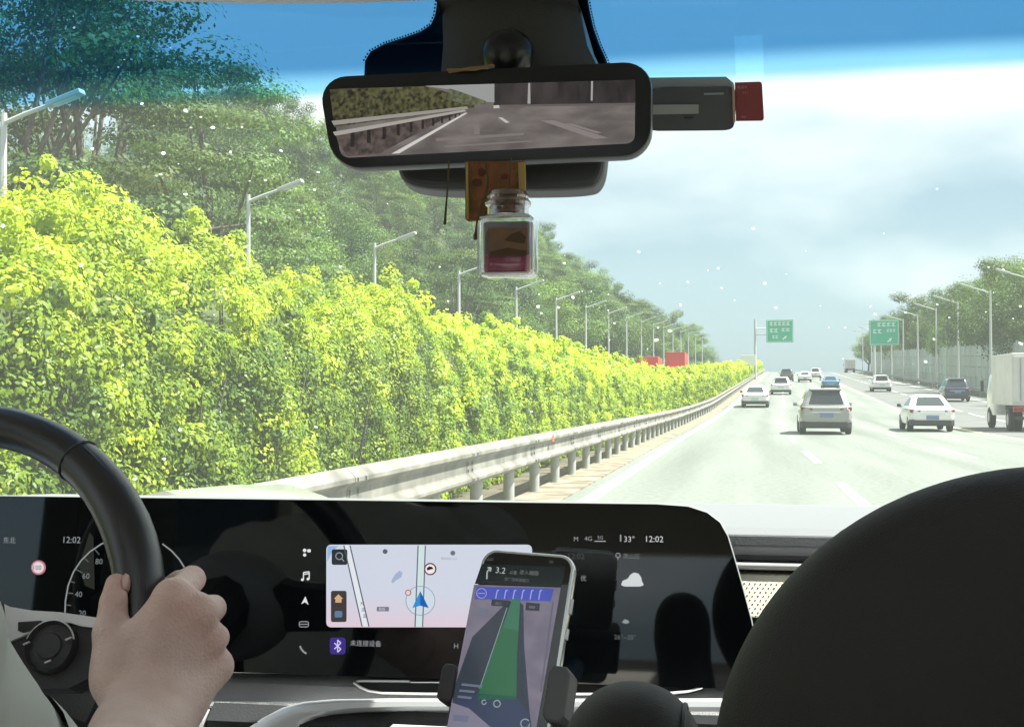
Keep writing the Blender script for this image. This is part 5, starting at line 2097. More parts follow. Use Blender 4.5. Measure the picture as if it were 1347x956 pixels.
for i in range(5):
    t = -0.006 + 0.0125 * i / 4
    w = [0.0042, 0.0052, 0.0054, 0.0048, 0.0028][i]
    loops.append([base + tn * t + sdn * (w * q) + fn * (0.0013 * (1 - q * q)) for q in (-1, -0.5, 0, 0.5, 1)])
m.loft(loops, closed=False)
m.build('nail', M_nail, driver, smooth=True)


def shirt_sdf(X, Y, Z):
    um = H['el'] + (H['sh'] - H['el']) * 0.42
    d = cone_sdf(X, Y, Z, H['sh'], um, 0.066, 0.060)
    rip = 0.0022 * np.sin(X * 95 + Z * 140) * np.sin(Y * 60 + Z * 50)
    ch = np.array([H['sh'][0] - 0.20, H['sh'][1] - 0.06, H['sh'][2] - 0.02])
    d = smin(d, cone_sdf(X, Y, Z, H['sh'], ch, 0.068, 0.09), 0.05)
    d = smin(d, ell_sdf(X, Y, Z, (ch[0], ch[1], ch[2] - 0.22), (0.20, 0.13, 0.32)), 0.06)
    d = smin(d, cone_sdf(X, Y, Z, ch, ch + np.array([-0.20, 0.0, -0.0]), 0.09, 0.07), 0.05)
    return d + rip


ch = np.array([H['sh'][0] - 0.20, H['sh'][1] - 0.06, H['sh'][2] - 0.02])
sdf_obj('shirt', shirt_sdf, (ch[0] - 0.34, 0.15, ch[2] - 0.6), (max(H['el'][0], H['sh'][0]) + 0.12, H['el'][1] + 0.12, ch[2] + 0.16), 0.007, M_shirt, driver)
m = MB()
axis_ = (Vector(H['el']) - Vector(H['sh'])).normalized()
cc_ = Vector(H['el'] + (H['sh'] - H['el']) * 0.36)
a_ = axis_.orthogonal().normalized()
b2 = axis_.cross(a_)
m.loft([[cc_ + axis_ * t + (a_ * math.cos(q) + b2 * math.sin(q)) * r_ for q in [2 * math.pi * k / 32 for k in range(32)]] for t, r_ in ((-0.03, 0.0635), (-0.016, 0.0648), (0.004, 0.0645), (0.006, 0.062), (-0.03, 0.058))], caps=False)
m.build('sleeve_hem', M_shirt, driver, smooth=True)
hc = ch + np.array([-0.02, 0.03, 0.30])


def head_sdf(X, Y, Z):
    d = ell_sdf(X, Y, Z, hc, (0.075, 0.095, 0.115))
    d = smin(d, ell_sdf(X, Y, Z, hc + np.array([0, 0.03, -0.05]), (0.058, 0.072, 0.075)), 0.03)
    d = smin(d, ell_sdf(X, Y, Z, hc + np.array([0, 0.105, -0.02]), (0.013, 0.020, 0.022)), 0.012)
    for s_ in (-1, 1):
        d = smin(d, ell_sdf(X, Y, Z, hc + np.array([0.077 * s_, -0.005, -0.015]), (0.010, 0.020, 0.032)), 0.006)
    d = smin(d, cone_sdf(X, Y, Z, hc + np.array([0, -0.015, -0.08]), ch + np.array([0, -0.01, 0.04]), 0.055, 0.062), 0.03)
    return d


sdf_obj('head', head_sdf, hc - np.array([0.12, 0.14, 0.32]), hc + np.array([0.12, 0.16, 0.15]), 0.006, M_skin, driver, True)
sdf_obj('hair', lambda X, Y, Z: np.maximum(ell_sdf(X, Y, Z, hc + np.array([0, -0.012, 0.012]), (0.084, 0.104, 0.122)), -(Z - hc[2] + 0.02 - 0.0 + (Y - hc[1]) * -0.75)), hc - np.array([0.12, 0.14, 0.2]), hc + np.array([0.12, 0.14, 0.16]), 0.006, M_hair, driver)

# ------------------------------------------------------------------ seats
def seat(name, sx, sy, label, wing):
    r = empty(name, (sx, sy, 0.3), label=label, cat='car seat')
    hz = 1.319
    hr = lambda X, Y, Z: ell_sdf(X, Y, Z, (sx, sy, hz - 0.118), (0.147, 0.072, 0.118)) + 0 * X

    def head(X, Y, Z):
        q = (np.abs(X - sx) / 0.1555) ** 1.98 + (np.abs(Y - sy - 0.10 * (Z - hz)) / 0.072) ** 2.2 + (np.abs(Z - hz + 0.139) / 0.139) ** 1.95
        return (q ** (1 / 2.1) - 1) * 0.07
    sdf_obj('headrest', head, (sx - 0.18, sy - 0.13, hz - 0.32), (sx + 0.18, sy + 0.12, hz + 0.03), 0.006, M_leather, r)
    m = MB()
    for s_ in (-1, 1): m.tube([(sx + 0.05 * s_, sy, 1.0), (sx + 0.05 * s_, sy, 1.12)], 0.007, 8)
    m.build('headrest_post', M_chrome, r, smooth=True)

    def back(X, Y, Z):
        d = rbox_sdf(X, Y + 0.18 * (Z - 0.8), Z, (sx, sy - 0.0, 0.80), (0.235, 0.07, 0.245), 0.065)
        for s_ in (-1, 1):
            d = smin(d, cone_sdf(X, Y + 0.18 * (Z - 0.8), Z, (sx + 0.195 * s_, sy + 0.03, 0.5), (sx + 0.20 * s_, sy + 0.02, 1.0), 0.055, 0.05), 0.04)
        return d
    sdf_obj('backrest', back, (sx - 0.34, sy - 0.2, 0.5), (sx + 0.34, sy + 0.24, 1.12), 0.010, M_leather, r)
    sdf_obj('cushion', lambda X, Y, Z: rbox_sdf(X, Y, Z, (sx, sy + 0.30, 0.48), (0.25, 0.26, 0.09), 0.06), (sx - 0.3, sy - 0.02, 0.34), (sx + 0.3, sy + 0.62, 0.62), 0.012, M_leather, r)
    m = MB()
    m.box((sx, sy + 0.28, 0.29), (0.42, 0.44, 0.2))
    m.build('seat_base', M_black, r)
    return r


SXp = at(1396, 700, 0.62).x
seat('captain_chair', SXp, 0.62, 'dark leather front passenger seat, its headrest filling the lower right corner', True)
seat('captain_chair', ch[0] - 0.06, ch[1] - 0.24, 'dark leather driver seat behind the driver at the left', False)
# raised shoulder of the passenger seat back, modelled as a separate object
pc = at(832, 985, 0.66)
rad_ = 0.040
ar = empty('bolster', (pc.x, pc.y, pc.z - 0.2), label='dark rounded padded armrest with a seam, standing between the phone and the headrest', cat='bolster')
armz = at(832, 899, 0.66).z


def arm_f(X, Y, Z):
    q = (np.abs(X - pc.x) / 0.0385) ** 2.2 + (np.abs(Y - pc.y) / 0.05) ** 2.2 + (np.abs(Z - (armz - 0.05)) / 0.050) ** 2.2
    a = (q ** (1 / 2.2) - 1) * 0.036
    return smin(a, cone_sdf(X, Y, Z, (pc.x, pc.y, armz - 0.07), (pc.x + 0.03, pc.y - 0.04, armz - 0.35), 0.036, 0.05), 0.01)


sdf_obj('pad', arm_f, (pc.x - 0.07, pc.y - 0.12, armz - 0.42), (pc.x + 0.1, pc.y + 0.08, armz + 0.02), 0.0045, M_leather, ar)
m = MB()
pts = []
for t in np.linspace(-0.5, 1.0, 18):
    pts.append((pc.x + 0.027 + 0.004 * t, pc.y - 0.052 * math.cos(t * 1.2) * 0.93, armz - 0.024 - 0.028 + 0.035 * math.sin(t * 1.5)))
yy = [0.0]
m2 = MB()
lpz = []
for k in range(40):
    a = 2 * math.pi * k / 40
    ca, sa = math.cos(a), math.sin(a)
    x = 0.026
    s_ = max(0.0, 1 - (x / 0.0385) ** 2.2) ** (1 / 2.2)
    e = (abs(ca) ** 2.2 + abs(sa) ** 2.2) ** (-1 / 2.2)
    lpz.append((pc.x + x, pc.y + 0.05 * s_ * e * ca, armz - 0.05 + 0.05 * s_ * e * sa))
m2.tube(lpz, 0.0016, 6, caps=False)
m2.build('piping', pm('piping_dark', (0.012, 0.012, 0.011), 0.6), ar, smooth=True)

# ------------------------------------------------------------------ rear-view mirrors and the things at the top of the glass
M_bz = pm('mirror_bezel_black', (0.010, 0.011, 0.011), 0.28)
M_housing = pm('mirror_foot_grey', (0.055, 0.057, 0.055), 0.6, bump=0.15, bscale=500)
M_mirrorback = pm('mirror_shell_grey', (0.085, 0.09, 0.09), 0.5)
mm = empty('rear_view_mirror', at(676, 60, 1.17), label='grey factory mirror shell and tapered foot behind the black screen mirror', cat='mirror')
# foot (sensor cover) against the glass
m = MB()
fl = [(580, 96), (583, 60), (582, 20), (577, 2)]
fr_ = [(790, 96), (772, 60), (763, 20), (757, 2)]
loops = []
for (a, b), yf in zip(zip(fl, fr_), (1.160, 1.165, 1.172, 1.180)):
    pa, pb = at(a[0], a[1], yf), at(b[0], b[1], yf)
    n = 9
    lp = []
    for k in range(n):
        t = k / (n - 1)
        p = pa.lerp(pb, t)
        p.y -= 0.022 * (1 - abs(2 * t - 1) ** 2.5)
        lp.append(p)
    zb = lp[0].z
    back_y = min(WT.y + (WT.z - zb) / (WT.z - WB.z) * (WB.y - WT.y) - 0.012, 1.26)
    lp += [Vector((pb.x, back_y, zb)), Vector((pa.x, back_y, zb))]
    loops.append(lp)
m.loft(loops)
m.build('mirror_foot', M_housing, mm, smooth=True)
bc = at(668, 70, 1.128)
sdf_obj('ball_joint', lambda X, Y, Z: smin(ell_sdf(X, Y, Z, tuple(bc), (0.023, 0.02, 0.021)), cone_sdf(X, Y, Z, tuple(bc), tuple(bc + Vector((0, 0.004, -0.03))), 0.016, 0.015), 0.008), bc - Vector((0.04, 0.04, 0.08)), bc + Vector((0.04, 0.04, 0.04)), 0.002, M_bz, mm)
# original mirror shell: rounded slab hanging behind the clip-on screen
s0 = [at(517, 216, 1.125), at(795, 206, 1.125)]
MPl = Plane(at(655, 175, 1.125), (at(800, 168, 1.125) - at(510, 182, 1.125)), Vector((0, 0.18, 1)))
uw = [MPl.hit(*p) for p in smooth_poly([(516, 110), (518, 225), (545, 247), (650, 249), (770, 249), (792, 240), (798, 200), (800, 110)], 3)]
m = MB()
m.prism([MPl.pt(u, v, 0) for u, v in uw], MPl.N * -0.03)
m.build('mirror_shell', M_mirrorback, mm, bevel=0.006, seg=3)

# clip-on streaming screen
cs = empty('screen_mirror', at(640, 150, 1.085), label='black clip-on screen mirror showing the road behind the car', cat='mirror')
KP = Plane(at(640, 150, 1.085), at(838, 107, 1.085) - at(437, 118, 1.085) + Vector((0, 0.0, 0.0015)), Vector((0, 0.14, 1)))
V_ = KP.U.cross(KP.V)
KP = Plane(KP.O, KP.U, V_.cross(KP.U))


def quad_round(tl, tr, br, bl, rx, ry, n=7):
    q = []
    for cx, cy, a0 in ((1 - rx, 1 - ry, 0), (rx, 1 - ry, 90), (rx, ry, 180), (1 - rx, ry, 270)):
        for k in range(n + 1):
            a = R(a0 + 90 * k / n)
            u, v = cx + rx * math.cos(a), cy + ry * math.sin(a)
            b_, t_ = Vector(bl).lerp(Vector(br), u), Vector(tl).lerp(Vector(tr), u)
            q.append(tuple(b_.lerp(t_, v)))
    return q


shape = quad_round((417, 101), (858, 79), (857, 204), (437, 222.5), 0.085, 0.30)
su = [KP.hit(*p) for p in shape]
m = MB()
cu_ = sum(p[0] for p in su) / len(su)
cv_ = sum(p[1] for p in su) / len(su)
sc = lambda k: [(cu_ + (u - cu_) * (1 - k * 0.8), cv_ + (v - cv_) * (1 - k * 3.2)) for u, v in su]
m.loft([[KP.pt(u, v, o_) for u, v in sc(k)] for k, o_ in ((0.03, -0.016), (0.0, -0.012), (0.0, -0.003), (0.006, -0.0005), (0.014, 0.0))])
m.build('housing', M_bz, cs, smooth=True)
scr_px = [(436, 119), (640, 113.5), (834, 107.5), (833, 150), (831, 180), (822, 189), (640, 199), (470, 207), (455, 206)]
scr = flat('screen', KP, quad_round((434, 118), (836, 106), (835, 189), (449, 208.5), 0.03, 0.12), 0.0008, emi_noise((88, 82, 81), (118, 111, 108), 70, (0.35, 1, 1)), cs)


def rear_pic(name, pts, off, col): return flat(name, KP, pts, off, emi(col) if isinstance(col, tuple) else col, scr, 0.0002)


rear_pic('pictured_hedge', [(434, 118.5), (560, 114.5), (625, 131), (624, 142), (440, 168)], 0.0012, emi_noise((34, 36, 28), (92, 90, 60), 260))
rs2 = random.Random(4)
rear_pic('pictured_sky', [(560, 114.5), (651, 111.8), (651, 136), (636, 135), (622, 128), (600, 120)], 0.0022, (150, 152, 150))
rear_pic('pictured_trees', [(592, 118), (603, 121), (622, 128), (640, 134.5), (640, 139), (612, 139), (590, 132)], 0.0024, emi_noise((70, 74, 56), (104, 108, 84), 300))
rear_pic('pictured_truck', [(651, 111.8), (836, 106.3), (836, 139), (650, 140)], 0.0022, emi_noise((38, 35, 36), (62, 57, 56), 60, (1, 1, 0.4)))
rear_pic('pictured_post', [(695.5, 111), (698, 111), (698.5, 138), (694.5, 138)], 0.0026, (160, 158, 156))
rear_pic('pictured_post', [(778, 108.5), (780.5, 108.4), (780, 134), (777.5, 134)], 0.0026, (160, 158, 156))
rear_pic('pictured_rail', [(437, 160.5), (615, 141.5), (617, 144.5), (440, 166)], 0.0024, (150, 146, 138))
rear_pic('pictured_rail', [(439, 175), (612, 145.5), (614, 148), (442, 180)], 0.0025, (165, 160, 152))
rear_pic('pictured_verge', [(443, 180), (612, 148), (580, 160), (500, 203), (458, 206.5), (446, 190)], 0.0018, emi_noise((54, 48, 47), (92, 82, 78), 160))
for k in range(11):
    t = k / 11
    x = 462 + 145 * (1 - (1 - t) ** 1.7)
    hh = 17 * (1 - t) + 3
    y = 178 - (x - 442) * 0.172
    rear_pic('pictured_post', [(x, y), (x + 4 * (1 - t) + 1, y - 0.5), (x + 4 * (1 - t) + 1, y + hh), (x, y + hh)], 0.0021, (42, 38, 38))
rear_pic('pictured_edge_line', [(516, 203.5), (526, 203), (616, 150), (612, 150)], 0.0024, (205, 202, 196))
rear_pic('pictured_lane_line', [(656, 156), (661, 156), (671, 162.5), (666, 163)], 0.0024, (190, 186, 182))
for pts in ([(712, 160), (730, 160), (800, 183), (782, 184)], [(744, 164), (752, 164), (792, 176), (786, 177)]):
    rear_pic('pictured_lane_line', pts, 0.0024, (132, 124, 122))
rear_pic('pictured_far_car', [(650, 140.5), (657, 140), (658, 143.5), (650, 144)], 0.0027, (190, 188, 186))
rear_pic('pictured_rail', [(660, 139.8), (836, 137), (836, 140.5), (660, 142)], 0.0028, (96, 90, 90))
for pts in ([(574, 183), (690, 176), (690, 179), (574, 187)], [(624, 165), (631, 165), (632, 178), (624, 178)], [(585, 193), (700, 186), (700, 188), (585, 195)]):
    rear_pic('pictured_glare', pts, 0.0023, (122, 115, 112))

# toll transponder on the glass with a red card in its slot
et = empty('toll_transponder', on_glass(905, 140, -0.012), label='grey toll transponder stuck to the glass right of the screen mirror', cat='transponder')
EP = Plane(at(905, 140, 1.255), (1, 0, 0), Vector((0, -0.38, 1)))
M_etc = pm('transponder_grey', (0.085, 0.09, 0.095), 0.5, var=0.05, vscale=40)
M_etcl = pm('transponder_pale_edge', (0.30, 0.34, 0.36), 0.4)
body = smooth_poly([(820, 117), (958, 114), (966, 116), (968, 128), (967, 165), (960, 171.5), (940, 172), (820, 173)], 2)
flat('casing', EP, body, 0, M_etc, et, 0.012)
flat('top_face', EP, [(836, 103), (955, 101.5), (965, 110), (966, 116), (950, 115), (836, 118)], -0.002, M_etcl, et, 0.012)
flat('label_stripe', EP, [(845, 138), (919, 137.5), (919, 149.5), (845, 151)], 0.0012, pm('label_pale', (0.36, 0.37, 0.33), 0.5), et, 0.001)
flat('indicator', EP, [(900, 154), (912, 154), (912, 156), (900, 156)], 0.0012, M_dashdk, et, 0.001)
flat('small_print', EP, [(926, 122.5), (952, 122), (952, 124.5), (926, 125)], 0.0012, M_etcl, et, 0.001)
flat('slot_edge', EP, [(963, 112), (966, 112), (967.5, 160), (964.5, 162)], 0.0016, pm('slot_copper', (0.5, 0.32, 0.22), 0.4), et, 0.002)
rc = empty('toll_card', EP.P(985, 135), label='dark red card sticking out of the toll transponder', cat='card')
card = [(966.5, 109.5), (999, 108.5), (1001.5, 109.5), (1002.5, 112), (1005, 156), (1004, 159), (1002, 160), (968, 160.5)]
flat('card', EP, card, -0.004, pm('card_red', (0.26, 0.045, 0.045), 0.4), rc, 0.001)
text('card_print', EP, '粤通卡', 970, 116, 4, -0.0036, pm('card_print_pale', (0.5, 0.3, 0.28), 0.5), rc)
text('card_print', EP, '9 5 1', 977, 123, 2.5, -0.0036, pm('card_print_pale', (0.5, 0.3, 0.28), 0.5), rc)
text('card_print', EP, '储值', 975, 155, 3, -0.0036, pm('card_print_pale', (0.5, 0.3, 0.28), 0.5), rc)
M_film = bpy.data.materials.new('reflection_film')
M_film.use_nodes = True
_n, _l = M_film.node_tree.nodes, M_film.node_tree.links
_n.clear()
_o = _n.new('ShaderNodeOutputMaterial')
_t = _n.new('ShaderNodeBsdfTransparent')
_d = _n.new('ShaderNodeBsdfTranslucent')
_m = _n.new('ShaderNodeMixShader')
_m.inputs[0].default_value = 0.045
_l.new(_t.outputs[0], _m.inputs[1])
_l.new(_d.outputs[0], _m.inputs[2])
_l.new(_m.outputs[0], _o.inputs['Surface'])
m = MB()
m.prism([on_glass(px, py, -0.003) for px, py in ((966, 52), (1003, 50), (1005, 106), (968, 106))], (0, 0.0006, 0.0006))
fo = m.build('reflection_patch', M_film)  # thin pale film standing in for light mirrored by the windshield
tag(fo, 'faint clear sticker on the tinted glass above the red card', 'reflection')

# hanging charm, its cords and the perfume bottle
M_gold = pm('charm_gold_cloth', (0.23, 0.125, 0.02), 0.75, var=0.5, vscale=60, bump=0.4, bscale=300, col2=(0.20, 0.07, 0.03))
M_goldedge = pm('charm_edge', (0.42, 0.30, 0.09), 0.7)
M_cord = pm('cord_brown', (0.10, 0.065, 0.02), 0.8)
chm = empty('cloth_charm', at(650, 215, 1.07), label='flat gold brocade charm hanging behind the perfume bottle', cat='charm')
HP = Plane(at(650, 250, 1.07), (1, 0, 0), (0, 0, 1))
cpt = [(612, 212), (690, 212), (691, 250), (688, 284), (650, 286), (615, 291), (612, 288)]
flat('charm_cloth', HP, cpt, 0, M_gold, chm, 0.006)
flat('charm_border', HP, [(682, 214), (690.5, 214), (691, 250), (688, 282), (684, 282)], 0.0016, M_goldedge, chm, 0.003)
flat('charm_border', HP, [(613, 214), (616, 214), (617, 288), (614, 288)], 0.0016, M_goldedge, chm, 0.003)
for k in range(5):
    flat('charm_motif', HP, ring_px(rs2.uniform(624, 676), rs2.uniform(222, 268), rs2.uniform(3, 7), rs2.uniform(3, 6), 7), 0.0012 + 0.0001 * k, pm('charm_motif_dark', (0.10, 0.035, 0.02), 0.8), chm, 0.001)
m = MB()
m.tube([HP.P(x, y, 0.004) for x, y in ((641, 216), (643, 240), (640, 258), (633, 275), (629, 292), (627, 308))], 0.0011, 6)
m.tube([HP.P(x, y, 0.004) for x, y in ((627.5, 306), (627, 311), (626.5, 316))], [0.0014, 0.0023, 0.0018], 6)
m.build('cord', M_cord, chm)
m = MB()
m.tube([HP.P(x, y, 0.004) for x, y in ((592, 212), (590, 250), (588, 275), (586.5, 296))], [0.0006, 0.0008, 0.0010, 0.0014], 6)
m.build('cord', M_cord, chm)
m = MB()
m.tube([at(x, y, 1.09) for x, y in ((590, 95), (620, 90), (650, 87))], 0.0014, 6)
m.tube([at(x, y, 1.089) for x, y in ((588, 92), (625, 92), (648, 86))], 0.0012, 6)
m.build('cord', pm('cord_tan', (0.30, 0.19, 0.10), 0.8), chm)

bt = empty('perfume_bottle', at(670, 365, 1.04), label='small square glass perfume bottle with pink liquid hanging under the mirror', cat='bottle')
BPl = Plane(at(670, 310, 1.04), (1, 0, 0), (0, 0, 1))


def glass_mat(name, col, a):
    m = bpy.data.materials.new(name)
    m.use_nodes = True
    n, l = m.node_tree.nodes, m.node_tree.links
    n.clear()
    out = n.new('ShaderNodeOutputMaterial')
    t = n.new('ShaderNodeBsdfTransparent')
    t.inputs['Color'].default_value = (*col, 1)
    g_ = n.new('ShaderNodeBsdfGlossy')
    g_.inputs['Roughness'].default_value = 0.03
    lw = n.new('ShaderNodeLayerWeight')
    lw.inputs['Blend'].default_value = a
    mx = n.new('ShaderNodeMixShader')
    l.new(lw.outputs['Facing'], mx.inputs[0])
    l.new(t.outputs[0], mx.inputs[1])
    l.new(g_.outputs[0], mx.inputs[2])
    l.new(mx.outputs[0], out.inputs['Surface'])
    return m


M_bglass = glass_mat('bottle_glass', (0.90, 0.91, 0.92), 0.35)
M_liq = pm('pink_liquid', (0.42, 0.10, 0.17), 0.15, coat=0.5)
u0, v0 = BPl.hit(634, 366)
u1, v1 = BPl.hit(705.5, 284)
ucn = (u0 + u1) / 2
W2 = (u1 - u0)
cen = BPl.pt(ucn, 0)


def sq(z, w, r, yd=1.0):
    return [(cen.x + x, cen.y + y * yd, BPl.O.z + z) for x, y in rrect(w, w * 0.82, r, 4)]


zz = lambda py: BPl.hit(670, py)[1]
m = MB()
m.loft([sq(zz(366), W2 * 0.78, 0.006), sq(zz(364), W2 * 0.93, 0.008), sq(zz(358), W2, 0.009), sq(zz(296), W2, 0.009), sq(zz(289), W2 * 0.95, 0.009), sq(zz(284), W2 * 0.80, 0.009)], caps=True)
m.build('glass_body', M_bglass, bt, smooth=True)
circ = lambda py, r_: [(cen.x - 0.001 + r_ * math.cos(a), cen.y + r_ * math.sin(a), BPl.O.z + zz(py)) for a in [2 * math.pi * k / 20 for k in range(20)]]
rn = abs(BPl.hit(697, 275)[0] - BPl.hit(643, 275)[0]) / 2
m = MB()
m.loft([circ(284, rn), circ(273, rn), circ(271, rn * 1.10), circ(267, rn * 1.13), circ(264.5, rn * 1.05), circ(262, rn * 0.98), circ(259, rn * 1.02), circ(256, rn * 0.95), circ(252, rn * 0.85)])
m.build('glass_neck', M_bglass, bt, smooth=True)
m = MB()
m.loft([sq(zz(361), W2 * 0.80, 0.006), sq(zz(357), W2 * 0.86, 0.007), sq(zz(337), W2 * 0.86, 0.007)])
m.build('liquid', M_liq, bt, smooth=True)
m = MB()
m.loft([sq(zz(336.5), W2 * 0.86, 0.007), sq(zz(295), W2 * 0.86, 0.007)])
m.build('smoky_lining', pm('bottle_shade', (0.16, 0.11, 0.125), 0.3), bt, smooth=True)
BF = Plane(Vector((cen.x, cen.y - W2 * 0.82 / 2 - 0.0012, BPl.O.z)), (1, 0, 0), (0, 0, 1))
lb = flat('paper_label', BF, [(642, 300), (694, 300), (694, 336), (642, 337)], 0, pm('label_brown', (0.29, 0.165, 0.12), 0.7, var=0.5, vscale=120, col2=(0.13, 0.07, 0.03)), bt, 0.0006)
for pts in ([(664, 316), (672, 308), (684, 304), (692, 312), (690, 320), (676, 318)], [(645, 331), (668, 326), (692, 330), (692, 335), (645, 336)]):
    flat('label_motif', BF, pts, 0.0005, pm('label_motif_dark', (0.08, 0.045, 0.02), 0.8), lb, 0.0003)
m = MB()
m.tube([(cen.x, cen.y, BPl.O.z + zz(252)), (cen.x, cen.y + 0.01, BPl.O.z + zz(205))], 0.0008, 6)
m.build('cord', M_cord, bt)
m = MB()
for s_ in (-1, 1):
    m.tube([(cen.x + s_ * W2 * 0.485, cen.y - W2 * 0.40, BPl.O.z + zz(py)) for py in (358, 330, 297)], 0.0009, 6)
m.tube([(cen.x + x * W2, cen.y - W2 * 0.40, BPl.O.z + zz(287 + abs(x) * 6)) for x in (-0.46, -0.25, 0, 0.25, 0.46)], 0.0009, 6)
m.tube([(cen.x + x * W2, cen.y - W2 * 0.40, BPl.O.z + zz(362)) for x in (-0.42, 0, 0.42)], 0.0009, 6)
m.build('edge_glints', pm('edge_glint_pale', (0.62, 0.63, 0.63), 0.15, coat=0.6), bt)  # pale tubes stand in for bright glints along the bottle's edges

# ------------------------------------------------------------------ phone in its holder
Rc = ROT @ Vector((126, -4, 41)).normalized()
Dc = ROT @ Vector((-0.185, -1, 0.47)).normalized()
Dc = (Dc - Rc * Dc.dot(Rc)).normalized()
PP = Plane(atd(674, 845, 1.0), Rc, -Dc)
ph = empty('phone', PP.pt(0, -0.08, -0.01), label='phone showing turn-by-turn navigation, standing in a clamp before the display', cat='phone')
pu0, pv1 = PP.hit(640, 727)
wph, hph = 0.0775, 0.160
lft = PP.hit(629, 760)[0]
topv = PP.hit(690, 725)[1]
pc_u, pc_v = lft + wph / 2, topv - hph / 2
rr_ = lambda k, r_: [(pc_u + a, pc_v + b) for a, b in rrect(wph - k, hph - k, r_, 6)]
m = MB()
m.loft([[PP.pt(u, v, o_) for u, v in rr_(k, r_)] for k, r_, o_ in ((0.003, 0.011, -0.010), (0.0, 0.0125, -0.0085), (0.0, 0.0125, -0.0015), (0.002, 0.0115, 0.0))])
m.build('case', pm('phone_edge_steel', (0.55, 0.56, 0.55), 0.22, 0.9), ph, smooth=True)
m = MB()
m.prism([PP.pt(u, v, 0.0006) for u, v in rr_(0.0055, 0.010)], PP.N * -0.0008)
m.build('glass', M_gloss, ph)
m = MB()
eu = pc_u + wph / 2
for a, b in ((0.034, 0.046), (0.014, 0.022)):
    m.box(tuple(PP.pt(eu + 0.0006, pc_v + (a + b) / 2, -0.005)), (0.002, 0.003, b - a), Matrix((PP.U, PP.N, PP.V)).transposed())
m.build('side_button', M_silver, ph)
Q1, Q2, Q3, Q4 = 0.0010, 0.0014, 0.0018, 0.0022
sc_ = flat('navigation_screen', PP, [(624, 769), (738, 773), (701, 985), (583, 985)], Q1, emi_noise((98, 93, 108), (112, 106, 121), 60), ph)
pf = lambda name, pts, off, col: flat(name, PP, pts, off, emi(col), sc_, 0.0002)
pf('guidance_header', [(634, 742), (744, 746), (738, 772), (625, 768)], Q1, (22, 30, 32))
pf('lane_bar', [(628, 772), (729, 774.5), (725, 791), (625, 788)], Q3, (66, 78, 172))
for k in range(6):
    x = 653 + 11.3 * k
    lines('lane_arrow', PP, [[(x, 788 + 0.3 * k), (x + 2.2, 777)], [(x + 2.2, 777), (x + 4.6, 777.4)]], 1.5, Q4, emi((150, 160, 225)), sc_)
lines('lane_ring', PP, [ring_px(634.5, 781, 6.5, n=12) + [(641, 781)], [(630, 781), (639, 781.2)]], 1.1, Q4, emi((150, 150, 205)), sc_)
pf('map_road_dark', [(676, 790), (667, 793), (622, 838), (598, 905), (596, 925), (640, 930), (670, 850)], Q2, (48, 56, 66))
pf('map_road_dark', [(684, 792), (689, 796), (690, 850), (697, 935), (702, 975), (660, 975), (672, 860)], Q2, (44, 52, 66))
pf('route_green', [(675, 787), (685, 789), (681, 860), (680, 920), (628, 920), (640, 880)], Q3, (40, 98, 66))
pf('route_green', [(675, 787), (685, 789), (683, 830), (663, 826)], Q3 + 0.0002, (52, 108, 84))
pf('map_lower', [(597, 922), (628, 912), (680, 916), (696, 940), (702, 975), (640, 975), (596, 925)], Q3, (46, 58, 84))
pf('map_block', [(595, 924), (618, 932), (646, 956), (640, 985), (585, 985)], Q4, (120, 118, 136))
pf('junction_tag', [(648, 789), (672, 790.5), (671, 798), (647, 797)], Q4, (42, 46, 52))
pf('junction_tag', [(693, 793), (711, 794.5), (710, 804), (692, 803)], Q4, (42, 46, 56))
lines('map_edge', PP, [[(728, 792), (712, 910)]], 2.0, Q3, emi((92, 90, 108)), sc_)
lines('route_edge', PP, [[(668, 800), (632, 906)]], 1.2, Q4, emi((130, 140, 150)), sc_)
lines('turn_arrow', PP, [[(641, 762), (641.5, 752), (646, 747.5)], [(642, 747), (646.5, 747), (645.5, 752)]], 2.0, Q2, emi((160, 170, 165)), sc_)
text('distance_text', PP, '3.2', 653, 750, 8, Q2, emi((175, 182, 178)), sc_, 0.0)
text('distance_text', PP, '公里', 671, 753, 4.5, Q2, emi((120, 126, 124)), sc_)
text('distance_text', PP, '进入辅路', 684, 752.5, 6, Q2, emi((110, 116, 114)), sc_)
text('road_text', PP, '沿广深高速直行', 664, 761.5, 4.5, Q2, emi((105, 112, 110)), sc_)
text('clock_text', PP, '12:02', 640, 735.5, 3.5, Q2, emi((95, 100, 100)), sc_)
text('status_text', PP, '5G', 723, 739, 3.2, Q2, emi((95, 100, 100)), sc_)
text('tag_text', PP, '出口', 653, 794, 4, Q4 + 0.0004, emi((120, 125, 125)), sc_)
text('tag_text', PP, '辅路', 697, 799, 4, Q4 + 0.0004, emi((120, 125, 130)), sc_)
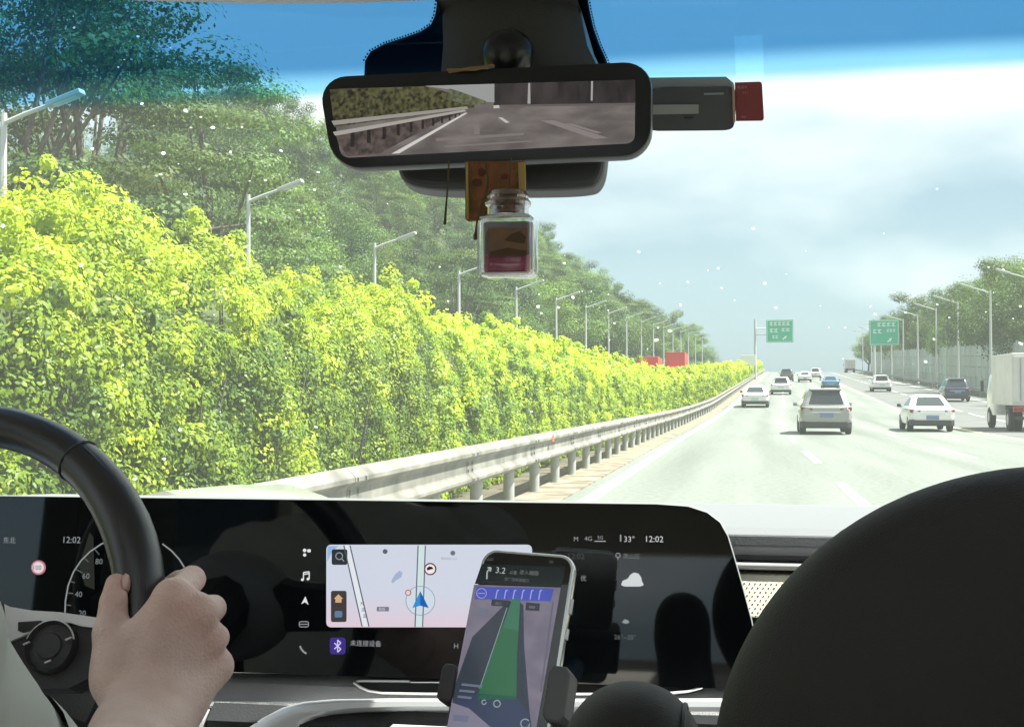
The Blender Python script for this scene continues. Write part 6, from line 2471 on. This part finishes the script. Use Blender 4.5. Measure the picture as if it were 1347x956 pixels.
for pts in ([(609, 899), (636, 902), (635, 905), (608, 902)], [(606, 907), (626, 909), (625, 912), (605, 910)], [(604, 915), (622, 917), (621, 920), (603, 918)], [(598, 940), (618, 942), (616, 950), (597, 948)], [(632, 800), (641, 801), (640, 810), (630, 809)]):
    pf('screen_note', pts, Q4 + 0.0003, (98, 108, 130))
lines('ring_mark', PP, [ring_px(655, 926, 4.5, n=10) + [(659.5, 926)], ring_px(638, 924, 3, n=8), ring_px(692, 952, 6, n=10)], 1.4, Q4 + 0.0004, emi((140, 155, 160)), sc_)

ho = empty('phone_holder', PP.pt(pc_u, pc_v - 0.09, -0.02), label='dark clamp holder gripping the phone from both sides', cat='phone holder')
M_hold = pm('holder_dark_plastic', (0.035, 0.036, 0.036), 0.5)
M_hold2 = pm('holder_grey_pad', (0.10, 0.10, 0.10), 0.55)
MR = Matrix((PP.U, PP.V, PP.N)).transposed()
cy_v = PP.hit(735, 915)[1]


def oct_prism(u, v, w, h, o0, o1, ch):
    return [PP.pt(u + a * w, v + b * h, o1) for a, b in ((-1 + ch, -1), (1 - ch, -1), (1, -1 + ch * .6), (1, 1 - ch * .6), (1 - ch, 1), (-1 + ch, 1), (-1, 1 - ch * .6), (-1, -1 + ch * .6))]


uR, vR = PP.hit(734, 914)
m = MB()
m.prism(oct_prism(uR, vR, 0.0085, 0.021, 0, 0.006, 0.4), PP.N * -0.024)
m.build('clamp_arm', M_hold2, ho, bevel=0.002)
uL_, vL_ = PP.hit(590, 899)
m = MB()
m.prism(oct_prism(uL_, vL_, 0.0062, 0.0145, 0, 0.006, 0.4), PP.N * -0.024)
m.build('clamp_arm', M_hold, ho, bevel=0.002)
m = MB()
m.box(tuple(PP.pt(pc_u, (vR + vL_) / 2 - 0.005, -0.019)), (wph + 0.02, 0.05, 0.014), MR)
m.build('cradle', M_hold, ho, bevel=0.004)
m = MB()
b0 = PP.pt(pc_u, (vR + vL_) / 2 - 0.02, -0.026)
m.tube([b0, b0 + Vector((0, 0.04, -0.01)), Vector((b0.x, 1.20, b0.z - 0.03))], 0.011, 10)
m.build('stem', M_hold, ho, smooth=True)
